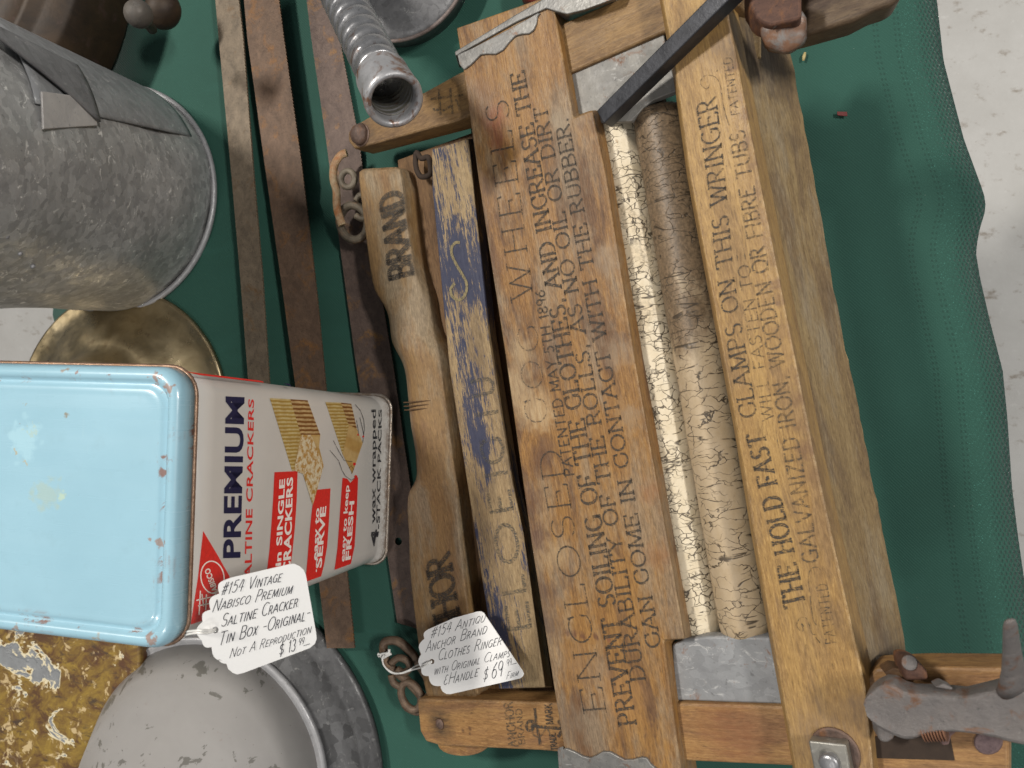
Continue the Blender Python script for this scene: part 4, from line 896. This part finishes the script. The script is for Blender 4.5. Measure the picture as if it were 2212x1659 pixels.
# rail stamps
PR = lambda x, y, off=0: P(x, y, -.0076+off)
def LR(txt, b0, b1, t0, t1, wd, mat=M_ltr): letter('lettering', txt, [PR(*b0), PR(*b1), PR(*t0), PR(*t1)], wd, mat, RB, thin=.8)
LR('ANCHOR', (1119, 1612), (1106, 1517), (1100, 1614), (1088, 1519), .16, M_ltr_s); LR('BRAND', (1134, 1607), (1126, 1530), (1121, 1609), (1113, 1532), .17, M_ltr_s)
LR('TRADE', (1204, 1620), (1199, 1583), (1191, 1621), (1186, 1585), .17); LR('MARK', (1195, 1564), (1191, 1520), (1180, 1565), (1176, 1522), .17)
strokes3('emblem', [[(1155, 1530), (1158, 1560), (1167, 1608)], ell(1145, 1568, 8, 10, 10)], 0, 6, M_ltr, PR, RB)
strokes3('emblem', [[(1146, 1568), (1165, 1570), (1212, 1574)], sp2([(1205, 1556), (1214, 1574), (1205, 1592)])], .0002, 7, M_ltr, PR, RB)
strokes3('emblem', [sp2([(1140, 1556), (1156, 1560), (1150, 1584), (1166, 1592), (1180, 1574), (1190, 1590)])], .0003, 3, M_ltr_s, PR, RB)
strokes3('emblem', [[(948, 192), (952, 250)], [(972, 190), (978, 246)], [(930, 214), (1000, 205)], [(934, 236), (960, 238), (975, 228)], [(985, 214), (994, 238)]], 0, 5, M_ltr_s, PR, RT)
# ------------------------------------------------------------------ irons of the wringer
M_iron = rusty('rust_iron', (.06, .038, .03), (.15, .10, .08), (.30, .12, .035), .7, .3, .6)
M_ironr = rusty('rust_red_iron', (.055, .026, .02), (.14, .07, .045), (.32, .13, .04), .8, .2, .7)
M_cast = galv('cast_grey', .27, (1.10, .98, .92), rough=.6, spangle=.25, dark=.6, metal=.3, rust=.30); M_cast.bump(M_cast.noise(330, 7, .85), .6, .0012); M_cast.bump(M_cast.noise(60, 3, .6), .4, .003)
def disc(name, c, r, h, ax, mat, n=24, dome=0.):
    lathe(name, [(0, r), (h*.8, r), (h, r*.88)]+([(h+dome*.6, r*.6), (h+dome, r*.2)] if dome else []), c, ax, mat, wr, n=n)
def ngon(name, c, r, h, ax, mat, n=6, rot=0, bevel=.0006, updir=None):
    a = Vector(ax).normalized(); u, v = frame_of(a); q = [Vector(c)+a*h+(u*math.cos(2*math.pi*(i+rot)/n)+v*math.sin(2*math.pi*(i+rot)/n))*r for i in range(n)]
    return prism(name, q, [p-a*h for p in q], mat, wr, bevel=bevel, xdir=u, zdir=a)
# pivot bolt heads on the rails
disc('washer', P(781, 292, -.008), .0092, .0008, NP, M_iron)
lathe('bolt_head', [(0, .0085), (.003, .0083), (.0052, .0068), (.0066, .0045), (.0072, .0015)], P(779, 291, -.0075), NP, M_iron, wr, n=20, wob=.05)
lathe('bolt_head', [(0, .0042), (.0012, .0040), (.002, .002)], P(951, 1563, -.008), NP, M_iron, wr, n=18, wob=.05)
# burn stain round the low bolt is part of the rail's material
bpy.context.view_layer.update()
def stain(objname_mat, obj, spots):
    m = objname_mat; c = m.b.inputs['Base Color'].links[0].from_socket; Mi = obj.matrix_world.inverted()
    for p, r, cc, am, wp in spots: c = m.mix(m.math('MULTIPLY', m.math('MULTIPLY', m.spot(Mi @ p, r, .35, wp), am), m.ramp(m.noise((60, 380, 380), 4, .75), .3, .6, .35, 1.)), c, rgb(*[v*.68 for v in cc]))
    m.col(c)
rails = [o for o in wr.children if o.name.startswith('end_rail')]
bpy.context.view_layer.update()
stain(W_rail2, rails[1], [(P(950, 1563, -.008), .017, (.04, .028, .02), .85, .004), (P(1015, 1574, -.008), .0022, (.07, .025, .015), .8, .001), (P(1000, 1578, -.008), .0018, (.05, .02, .015), .8, .001), (P(1015, 1585, -.008), .0016, (.05, .02, .015), .8, .001), (P(1580, 1590, -.008), .030, (.30, .11, .04), .6, .012), (P(905, 1520, -.008), .012, (.1, .06, .03), .5, .004)])
stain(W_rail, rails[0], [(P(790, 290, -.008), .016, (.12, .075, .045), .75, .005), (P(1265, 80, -.008), .016, (.20, .11, .05), .5, .003)])
tbo = [o for o in wr.children if o.name.startswith('top_board')][0]
sts = [(P(1240, 1370), .0038, (.10, .03, .03), .8, .003), (P(1260, 1373), .003, (.10, .03, .03), .8, .003), (P(1285, 1377), .0035, (.10, .03, .03), .8, .003), (P(1225, 1366), .003, (.10, .03, .03), .7, .003), (P(1315, 1382), .002, (.25, .08, .05), .7, .003),
       (P(1068, 255), .014, (.33, .085, .045), .6, .006), (P(1075, 305), .010, (.33, .085, .045), .5, .006), (P(1210, 263), .010, (.46, .36, .24), .7, .007), (P(1255, 275), .004, (.2, .11, .06), .6, .003), (P(1285, 262), .004, (.2, .11, .06), .6, .003)]
sts += [(P(x, y), r, cc, am, .008) for x, y, r, cc, am in [(1052, 400, .014, (.17, .085, .045), .75), (1045, 470, .016, (.17, .085, .045), .7), (1075, 560, .012, (.2, .1, .05), .55), (1040, 220, .020, (.22, .125, .075), .6), (1150, 1080, .014, (.13, .06, .035), .85), (1165, 1000, .014, (.15, .07, .035), .75), (1155, 1160, .014, (.12, .055, .04), .85), (1180, 960, .010, (.2, .1, .045), .7), (1170, 1280, .016, (.13, .07, .045), .8), (1185, 1350, .014, (.13, .08, .06), .75), (1135, 1110, .010, (.12, .06, .035), .8),
        (1110, 830, .018, (.66, .48, .27), .7), (1150, 880, .020, (.66, .48, .27), .75), (1125, 760, .014, (.60, .42, .22), .6), (1175, 900, .012, (.66, .48, .27), .6), (1200, 1200, .014, (.60, .42, .22), .5), (1230, 1560, .018, (.25, .18, .12), .5), (1340, 1500, .022, (.58, .30, .10), .5), (1260, 1440, .02, (.30, .2, .13), .4), (1335, 760, .013, (.42, .31, .20), .6), (1310, 560, .013, (.40, .30, .2), .6), (1360, 900, .012, (.42, .32, .21), .5), (1420, 1200, .012, (.36, .15, .05), .5), (1405, 1060, .010, (.40, .17, .06), .5)]]
stain(W_top, tbo, sts)
hbo = [o for o in wr.children if o.name.startswith('clamp_board')][0]
sth = [(P(1592+i*9.4, 150+i*51+random.uniform(-12, 12), .004), random.uniform(.0045, .008), (.21, .105, .05), random.uniform(.35, .75), .007) for i in range(18)]+[(P(1480, 120, .004), .02, (.28, .17, .08), .5, .008), (P(1580, 80, .004), .02, (.16, .10, .06), .7, .008), (P(1790, 1600, .004), .03, (.28, .19, .12), .6, .01), (P(1860, 1530, .004), .012, (.22, .14, .08), .6, .006)]
stain(W_hold, hbo, sth)
stain(W_side, pk, [(W(1640, 110, .14), .035, (.075, .05, .035), .9, .014), (W(1700, 180, .13), .022, (.12, .08, .05), .7, .014), (W(1720, 300, .13), .012, (.15, .1, .06), .6, .01), (W(1900, 1420, .13), .03, (.15, .105, .07), .8, .012), (W(1680, 470, .14), .0013, (.02, .015, .01), .9, .0005), (W(1796, 560, .12), .006, (.09, .07, .05), .6, .004), (W(1867, 1185, .12), .0028, (.02, .015, .01), .9, .001), (W(1815, 1110, .13), .0018, (.03, .02, .01), .9, .001), (W(1852, 1270, .125), .005, (.13, .09, .05), .7, .003), (W(1875, 1120, .12), .006, (.14, .10, .06), .7, .006), (W(1810, 640, .12), .007, (.2, .13, .07), .6, .005)])
# square nut on the clamp board
nc = P(1801, 1628, .004)
disc('washer', P(1804, 1622, .004), .0128, .0012, NP, M_iron)
nm = galv('nut_metal', .50, (1.08, 1.02, .86), rough=.4, spangle=.3, metal=.6)
u_ = ALONG; v_ = ACROSS; q = [nc+NP*.0085+(u_*a+v_*b)*.0096 for a, b in ((1, 1), (1, -1), (-1, -1), (-1, 1))]
prism('square_nut', q, [p-NP*.0075 for p in q], nm, wr, bevel=.0012, xdir=u_, zdir=NP)
lathe('bolt_end', [(0, .0052), (.0115, .0052), (.0125, .0046), (.013, .0025)], nc, NP, galv('bolt_metal', .62, rough=.35, spangle=.2, metal=.7), wr, n=24)
# cast clamp and its rusty nut, standing up toward the lens over the leg
cz = .022
def cl(pts, z): return [P(1536+x/3.273, 1152+y/3.273, z) for x, y in pts]
arm = [(1096, 1165, 1215), (1108, 1120, 1262), (1135, 1085, 1295), (1180, 1048, 1335), (1240, 1020, 1370), (1300, 1026, 1400), (1370, 1066, 1422), (1440, 1086, 1415), (1520, 1090, 1388), (1600, 1088, 1370), (1700, 1100, 1366), (1800, 1110, 1376), (1900, 1085, 1390), (2000, 1060, 1408), (2100, 1032, 1440), (2200, 1040, 1462), (2290, 1100, 1440), (2340, 1190, 1370)]
V = []; Fc = []; na = 22
for x, y0, y1 in arm:
    a, b = cl([(x, y0), (x+14, y1)], cz-.006); ce_ = (a+b)/2; h_ = (b-a)/2
    for i in range(na):
        t = 2*math.pi*i/na; c_, s_ = math.cos(t), math.sin(t)
        up = .0085*math.copysign(abs(s_)**.4, s_)-.0022*math.exp(-((c_-.1)/.45)**2)*(1 if s_ > 0 else 0)
        V.append(ce_+h_*math.copysign(abs(c_)**.45, c_)+NP*up)
for k in range(len(arm)-1):
    for i in range(na): Fc.append((k*na+i, k*na+(i+1) % na, (k+1)*na+(i+1) % na, (k+1)*na+i))
Fc += [tuple(range(na)), tuple(range((len(arm)-1)*na, len(arm)*na))]
ar = link('clamp_arm', V, Fc, M_cast, wr, bevel=.0008)
tube('clamp_lip', spline(cl([(1150, 1318), (1300, 1398), (1400, 1420), (1520, 1385), (1700, 1366), (1900, 1388), (2100, 1436), (2220, 1460)], cz-.004), 6), .0022, M_cast, wr, n=10)
lugm = cl([(1165, 1340), (1240, 1370), (1310, 1420), (1290, 1460), (1250, 1485), (1200, 1480), (1180, 1440)], cz-.012); prism('clamp_lug', lugm, [p-Vector((0, 0, .012)) for p in lugm], M_cast, wr, bevel=.003, seg=3)
lg = cl([(1440, 1370), (1720, 1372), (1745, 1400), (1700, 1440), (1685, 1500), (1640, 1505), (1600, 1460), (1500, 1450), (1455, 1420)], cz-.015); prism('clamp_lug', lg, [p-Vector((0, 0, .012)) for p in lg], rusty('lug_rust', (.10, .06, .055), (.24, .15, .14), (.34, .15, .08), .6, .3, .55), wr, bevel=.003, seg=3)
sc = cl([(1500, 1392), (1650, 1388)], cz-.004)
for k in range(8): p = sc[0].lerp(sc[1], k/7); lathe('screw_thread', [(-.0006, .0045), (0, .0055), (.0006, .0045)], p, sc[1]-sc[0], M_ironr, wr, n=16)
tp = cl([(2120, 1180), (2112, 900), (2108, 600)], 0)
ear0 = P(1536+2145/3.273, 1152+1120/3.273, cz-.004); ear1 = P(1536+2112/3.273, 1152+612/3.273, .062)
e1 = ear0.lerp(ear1, 1)
tube('clamp_thumb_piece', [ear0.lerp(ear1, t) for t in (0, .15, .35, .6, .8, .93, .985, 1)], [.0085, .0066, .0048, .0038, .0032, .0028, .0022, .001], M_cast, wr, n=20, flat=.5)
bz = cl([(1580, 1090), (1640, 1060), (1720, 1098), (1700, 1115)], cz-.002); prism('clamp_lug', bz, [p-Vector((0, 0, .008)) for p in bz], M_cast, wr, bevel=.002)
# nut with dark socket
nq = cl([(1345, 905), (1400, 890), (1440, 905), (1500, 935), (1535, 985), (1545, 1045), (1370, 1045), (1360, 985)], .012)
prism('rusty_nut', nq, [p-Vector((0, 0, .018)) for p in nq], M_ironr, wr, bevel=.002, seg=3)
disc('nut_face', P(1536+1400/3.273, 1152+915/3.273, .0125), .0036, .0010, (0, .3, 1), M_cast)
dq = cl([(1225, 985), (1290, 950), (1345, 960), (1370, 1045), (1340, 1040), (1240, 1005)], .004)
prism('nut_socket', dq, [p-Vector((0, 0, .012)) for p in dq], W_dark.m, wr, bevel=.001)
# slot in the leg and rivet, dark wooden jaw below the arm
sl = cl([(1155, 1420), (1690, 1425), (1722, 1605), (1165, 1590)], 0)
sq = [P(1536+x/3.273, 1152+y/3.273, -.0072) for x, y in [(1140, 1440), (1690, 1440), (1722, 1608), (1165, 1592)]]
blk = Mt('slot_shadow', .9); blk.col(blk.mix(blk.noise(200, 3), rgb(.02, .012, .008), rgb(.045, .028, .018)))
prism('slot', sq, [p-NP*.003 for p in sq], blk.m, wr, bevel=.0003)
rb = [P(1536+x/3.273, 1152+y/3.273, -.0071) for x, y in [(1960+105*math.cos(t*math.pi/10), 1480+92*math.sin(t*math.pi/10)) for t in range(20)]]
prism('bolt_plate', rb, [p-NP*.002 for p in rb], rusty('plate_rust', (.07, .045, .05), (.16, .11, .11), (.2, .1, .07), .3), wr, bevel=.001)
# wooden clamp legs under the raised side, standing on the cloth
for (x, y) in ((1740, 1560), (1600, 90)):
    t_ = [P(x+dx, y+dy, -.031) for dx, dy in ((-50, -35), (45, -35), (45, 35), (-50, 35))]
    prism('clamp_leg', t_, [Vector((p.x*.985, p.y, .002)) for p in t_], W_side, wr, bevel=.0015, xdir=(0, 0, 1), zdir=(1, 0, 0))
# second clamp at the top end
cz2 = .012
def c2(pts, z): return [P(1426.4+x/4.032, y/4.032, z) for x, y in pts]
lump = [(745, -160), (750, 20), (762, 70), (790, 110), (815, 160), (855, 198), (910, 222), (960, 235), (1060, 215), (1180, 190), (1250, 170), (1262, 120), (1262, -160)]
q = c2(lump, cz2); ce = sum(q, Vector())/len(q)
prism('clamp_jaw', [p+(ce-p)*.10 for p in q], [p-Vector((0, 0, .016)) for p in q], M_ironr, wr, bevel=.0018, seg=2)
bp = P(1426.4+1080/4.032, 255/4.032, .004)
lathe('clamp_bolt', [(-.012, .0118), (.0, .0115), (.0014, .0108), (.0018, .0085), (.0026, .0070), (.0028, .002)], bp, (-.15, -.35, 1), galv('clamp_bolt_metal', .34, (1.08, .95, .85), rough=.5, spangle=.4, metal=.2, rust=.7), wr, n=26, wob=.05)
tube('bolt_slot', [bp+Vector((-.006, -.001, .0042)), bp+Vector((-.002, .0015, .0048)), bp+Vector((.004, .0008, .0036))], .0006, blk.m, wr, n=6)
rj = [(1180, -160), (1262, -10), (1262, 120), (1255, 200), (1150, 332), (1400, 262), (1700, 175), (1880, 80), (1990, 45), (2100, -10), (2150, -160)]
q = c2(rj, -.012); prism('clamp_foot', q, [p-Vector((0, 0, .02)) for p in q], wood('foot_wood', (.14, .10, .065), (.07, .045, .032), (.04, .022, .016), .6, .6, 11).m, wr, bevel=.003, xdir=rail_dir)
# chain hooks at both pivots
M_ch1 = rusty('chain_flaking', (.07, .055, .038), (.19, .16, .12), (.36, .14, .035), .5, .15, .6)
M_ch2 = rusty('chain_rust', (.06, .038, .026), (.18, .125, .085), (.35, .2, .1), .5, .25, .55)
def zc(x0, y0, s, pts, z): return [W(x0+x/s, y0+y/s, z if not isinstance(z, (list, tuple)) else z[i]) for i, (x, y) in enumerate(pts)]
q = zc(438.9, 0, 4.032, [(1250, 1330), (1190, 1360), (1140, 1450), (1135, 1560), (1160, 1660), (1165, 1800), (1190, 1900), (1210, 1960)], .026)
tube('hook_strap', spline(q, 6), .0036, rusty('hook_flaking', (.20, .10, .04), (.52, .42, .27), (.45, .14, .02), 1.1, .1, .65), wr, n=12, flat=.6)
tube('chain_link', spline(zc(438.9, 0, 4.032, [(1260+58*math.cos(t), 1560+72*math.sin(t)) for t in [k*math.pi/6 for k in range(12)]], .029), 4, True), .0026, M_ch1, wr, closed=True)
tube('chain_link', spline(zc(438.9, 384, 4.032, [(1312+120*math.cos(t)+18*math.sin(t), 390+150*math.sin(t)-10*math.cos(t)) for t in [k*math.pi/8 for k in range(16)]], [.022+.004*math.cos(k*math.pi/8) for k in range(16)]), 4, True), .0036, M_ch1, wr, closed=True)
tube('chain_link', spline(zc(438.9, 384, 4.032, [(1330, 200), (1375, 150), (1430, 200), (1440, 300), (1400, 360), (1330, 330)], .027), 4), .0028, M_ch1, wr)
q = zc(493.7, 1152, 3.273, [(1095, 790), (1130, 760), (1200, 765), (1280, 830), (1350, 930), (1400, 1010), (1430, 1090), (1420, 1150), (1380, 1165), (1330, 1110), (1250, 1030), (1160, 960), (1110, 890)], .022)
tube('chain_link', spline(q, 5, True), .0037, M_ch2, wr, closed=True)
tube('chain_link', spline(zc(493.7, 1152, 3.273, [(1150, 920), (1200, 880), (1260, 900), (1280, 950), (1240, 985), (1190, 960)], .027), 4), .0030, M_ch2, wr)
tube('chain_link', spline(zc(493.7, 1152, 3.273, [(1290+70*math.cos(t)+10*math.sin(t), 1150+95*math.sin(t)+20*math.cos(t)) for t in [k*math.pi/6 for k in range(12)]], .024), 4, True), .0032, M_ch2, wr, closed=True)
tube('chain_link', spline(zc(493.7, 1152, 3.273, [(1150, 1000), (1170, 1060), (1230, 1090)], .024), 4), .0030, M_ch2, wr)
tube('chain_link', spline(zc(493.7, 1152, 3.273, [(1230, 1170), (1260, 1230), (1340, 1265), (1380, 1240)], .022), 4), .0030, M_ch2, wr)
# ring under the top rail
tube('iron_eye', spline([P(438.9+x/4.032, y/4.032, -.02) for x, y in [(1860, 1330), (1900, 1380), (1960, 1370), (1980, 1450), (1975, 1520), (1900, 1540), (1860, 1480), (1850, 1400)]], 4, True), .0022, blk.m, wr, closed=True)

# ================================================================== BLACK IRON BAR
m = Mt('black_iron', .42, .5); m.col(m.mix(m.ramp(m.noise(120, 5), .35, .7), rgb(.030, .031, .036), rgb(.052, .054, .062))); m.bump(m.noise(500, 4), .3, .0004); m.inp('Roughness', m.ramp(m.noise(60, 4), .3, .7, .34, .5))
d0 = P(1312, 247, .004); d1 = P(1575, -14, .018); ad = (d1-d0).normalized(); sd = NP.cross(ad).normalized()
if sd.y < 0: sd = -sd
e0 = d0-ad*.004; e1 = d1+ad*.12; hw = .0050; th = .0075
q = [e0+sd*hw, e1+sd*hw, e1-sd*hw, e0-sd*hw]
bar = prism('iron_bar', [p+NP*.004 for p in q], [p-NP*th for p in q], m.m, None, xdir=ad, zdir=NP, bevel=.0009)
tag(bar, 'square black iron bar lying diagonally across the wringer boards', 'iron bar')

# ================================================================== PRICE TAGS
m = Mt('tag_card', .6); m.col(m.mix(m.noise(60, 4), rgb(.80, .795, .785), rgb(.86, .855, .85))); m.bump(m.noise(500, 3), .15, .0003); m.inp('Subsurface Weight', .0); M_card = m.m
M_pen = ink('pen_ink', (.012, .013, .022), .12, .22, rough=.5)
def tag_card(name, outline, hole, hr, Pl, t, label, group):
    """card with a real punched hole: outline ring bridged to a hole ring"""
    c = Vector((sum(x for x, y in outline)/len(outline), sum(y for x, y in outline)/len(outline)))
    pts = [(v.x, v.y) for v in [Vector((x, y, 0)) for x, y in outline]]
    root = empty(name, Pl(c.x, c.y), label, 'price tag', group)
    hx, hy = hole; n = 20
    bm = bmesh.new(); ov = [bm.verts.new(Pl(x, y, 0)) for x, y in pts]; hv = [bm.verts.new(Pl(hx+hr*math.cos(2*math.pi*i/n), hy+hr*math.sin(2*math.pi*i/n), 0)) for i in range(n)]
    es = [bm.edges.new((ov[i], ov[(i+1) % len(ov)])) for i in range(len(ov))]+[bm.edges.new((hv[i], hv[(i+1) % n])) for i in range(n)]
    bmesh.ops.triangle_fill(bm, edges=es, use_beauty=True, use_dissolve=False, normal=Pl.n)
    V = [v.co.copy() for v in bm.verts]; bm.verts.index_update(); Fs = [tuple(v.index for v in f.verts) for f in bm.faces]; bm.free()
    N = len(V); V2 = V+[v-Pl.n*t for v in V]; lo = len(pts)
    F2 = Fs+[tuple(reversed([i+N for i in f])) for f in Fs]+[(i, (i+1) % lo, (i+1) % lo+N, i+N) for i in range(lo)]+[(lo+i, lo+(i+1) % n, lo+(i+1) % n+N, lo+i+N) for i in range(n)]
    o = link('card', V2, F2, M_card, root, xdir=Pl(hx+50, hy-15)-Pl(hx, hy), zdir=Pl.n)
    return root
def scal(a, b, bulge):
    (x0, y0), (x1, y1) = a, b; n = 7; mx, my = (x0+x1)/2, (y0+y1)/2; dx, dy = x1-x0, y1-y0; return [(x0+dx*i/n+dy*bulge*math.sin(math.pi*i/n), y0+dy*i/n-dx*bulge*math.sin(math.pi*i/n)) for i in range(n)]
def smooth_corner(pts, r=.25):
    out = []
    for i, p in enumerate(pts):
        a = pts[i-1]; b = pts[(i+1) % len(pts)]
        out.append((p[0]+(a[0]-p[0])*r, p[1]+(a[1]-p[1])*r)); out.append(p); out.append((p[0]+(b[0]-p[0])*r, p[1]+(b[1]-p[1])*r))
    return out
# hung on the tin: leans away from its face
TG = Plane(W(491, 1250, .266), W(641, 1221, .243), W(508, 1456, .258))
o1_ = [(500, 1248), (626, 1219), (636, 1218), (647, 1223), (656, 1231), (661, 1243), (683, 1368), (684, 1380), (680, 1391), (669, 1400), (525, 1454), (512, 1457), (502, 1453), (493, 1445), (489, 1434)]+scal((489, 1434), (470, 1420), .2)[1:]+scal((489, 1428), (457, 1398), .28)[1:]+scal((457, 1398), (436, 1384), .3)+scal((436, 1384), (438, 1344), .32)+scal((438, 1344), (455, 1318), .3)+scal((455, 1318), (474, 1283), .3)+scal((474, 1283), (490, 1252), .3)
t1 = tag_card('price_tag', o1_, (465, 1361), 7.5, TG, .0005, 'white scalloped price tag hand lettered for the cracker tin, hanging over the grey funnel', 'handwritten price tags')
HW = dict(small=.66, slant=.75, jit=.09)
def hand(root, Pl, s, x0, y0, lines, wd):
    root = root.children[0]
    for txt, b0, b1, h in lines:
        p0 = (x0+b0[0]/s, y0+b0[1]/s); p1 = (x0+b1[0]/s, y0+b1[1]/s); dx, dy = p1[0]-p0[0], p1[1]-p0[1]; l = math.hypot(dx, dy); nx, ny = dy/l*h/s, -dx/l*h/s
        letter('handwriting', txt.replace('C', 'Ç').replace('c', 'ç'), [Pl(*p0, .0002), Pl(*p1, .0002), Pl(p0[0]+nx, p0[1]+ny, .0002), Pl(p1[0]+nx, p1[1]+ny, .0002)], wd, M_pen, root, gap=.14, **HW)
random.seed(21)
hand(t1, TG, 3.273, 0, 1152, [('#154 Vintage', (1560, 440), (1985, 340), 78), ('Nabisco Premium', (1500, 555), (2060, 425), 78), ('Saltine Cracker', (1560, 665), (2100, 520), 84), ('Tin Box -Original-', (1540, 795), (2185, 605), 84), ('Not A Reproduction', (1620, 885), (2195, 705), 60), ('$ 13', (1970, 870), (2085, 830), 78), ('99', (2108, 793), (2146, 782), 46), ('-', (2100, 835), (2160, 815), 50)], .068)
# loop of string for it, going under the lid's edge
M_str = Mt('string', .8); M_str.col(rgb(.78, .77, .74)); 
tube('string', spline([TG(465, 1360, .0012), TG(450, 1362, .003), TG(425, 1362, .002), W(402, 1365, .252), W(396, 1370, .252)], 6), .0006, M_str.m, t1, n=6)
tube('string', spline([TG(465, 1362, -.001), TG(448, 1368, .002), TG(425, 1367, .001), W(400, 1372, .252), W(396, 1376, .252)], 6), .0006, M_str.m, t1, n=6)
# on the wringer
PT0 = Plane(P(950, 1350, .006), P(1060, 1330, .010), P(980, 1500, .003))
z9 = lambda pts: [(493.7+x/3.273, 1152+y/3.273) for x, y in pts]
left = z9([(1500, 1080)])+scal(*z9([(1500, 1080), (1415, 1010)]), .28)[1:]+scal(*z9([(1415, 1010), (1362, 955)]), .3)+scal(*z9([(1362, 955), (1362, 855)]), .2)+scal(*z9([(1362, 855), (1385, 745)]), .25)+scal(*z9([(1385, 745), (1410, 680)]), .25)
o2_ = z9([(1410, 680), (1590, 600), (1760, 553), (1785, 553), (1805, 565), (1820, 590), (2078, 975), (2086, 995), (2080, 1012), (2062, 1026), (1570, 1137), (1540, 1136), (1515, 1120), (1500, 1095)])+left[:-1]
t2 = tag_card('price_tag', o2_, z9([(1437, 907)])[0], 5.5, PT0, .0005, 'white price tag with slanted end tied to the wringer chain over the blue bar', 'handwritten price tags')
hand(t2, PT0, 3.273, 493.7, 1152, [('#154 Antiqu', (1425, 745), (1808, 622), 66), ('Anchor Brand', (1393, 842), (1820, 706), 70), ('Clothes Ringer', (1480, 900), (1925, 788), 74), ('with Original Clamps', (1450, 1005), (1985, 870), 62), ('&Handle', (1515, 1080), (1760, 1010), 72), ('$', (1795, 1045), (1828, 1035), 80), ('69', (1858, 1032), (1935, 1005), 100), ('99', (1965, 945), (2000, 930), 44), ('-', (1965, 960), (2010, 948), 50), ('Firm', (1962, 1035), (2045, 1008), 46)], .058)
for k, pts in enumerate([[(1437, 905), (1380, 925), (1330, 935), (1260, 975), (1180, 990), (1110, 950), (1085, 890), (1100, 860)], [(1437, 910), (1370, 945), (1300, 965), (1220, 990), (1150, 985), (1095, 930), (1090, 870)], [(1060, 870), (1080, 855), (1130, 845), (1135, 820)], [(1055, 850), (1090, 880), (1120, 865), (1150, 850)]]):
    q = zc(493.7, 1152, 3.273, pts, .030) if k > 1 else [PT0(493.7+x/3.273, 1152+y/3.273, .001) if i < 2 else W(493.7+x/3.273, 1152+y/3.273, .034) for i, (x, y) in enumerate(pts)]
    tube('string', spline(q, 6), .00065 if k < 2 else .0011, M_str.m, t2, n=6)

# ================================================================== BITS ON THE CLOTH
m = Mt('straw', .6); m.col(rgb(.42, .34, .15))
b = tube('straw_chip', [W(1426.4+x/4.032, y/4.032, .0028) for x, y in [(1245, 528), (1252, 490), (1262, 455)]], [.0009, .0014, .0008], m.m, None, n=6, flat=.4); tag(b, 'tiny yellow straw chip on the green cloth near the wringer plank', 'straw chip')
m = Mt('red_fleck', .7); m.col(rgb(.16, .03, .028)); q = [W(1426.4+x/4.032, y/4.032, .0038) for x, y in [(1540, 970), (1628, 972), (1630, 1010), (1585, 1008), (1542, 1003)]]
b = prism('red_fleck', q, [p-Vector((0, 0, .0012)) for p in q], m.m, None, bevel=.0003); tag(b, 'small dull red fleck lying on the dark green cloth', 'fleck')
# dark red lid edge peeping over the top rail
m = Mt('dark_red', .4); m.col(m.mix(m.noise(90, 4), rgb(.10, .015, .012), rgb(.17, .03, .02)))
rl = W(1166, -52, .03); b = lathe('red_can', [(0, .020), (.025, .020), (.028, .0185), (.0285, .010)], Vector((rl.x, rl.y, 0)), (0, 0, 1), m.m, None, n=48); tag(b, 'dark red can barely showing past the wringer at the top', 'can')
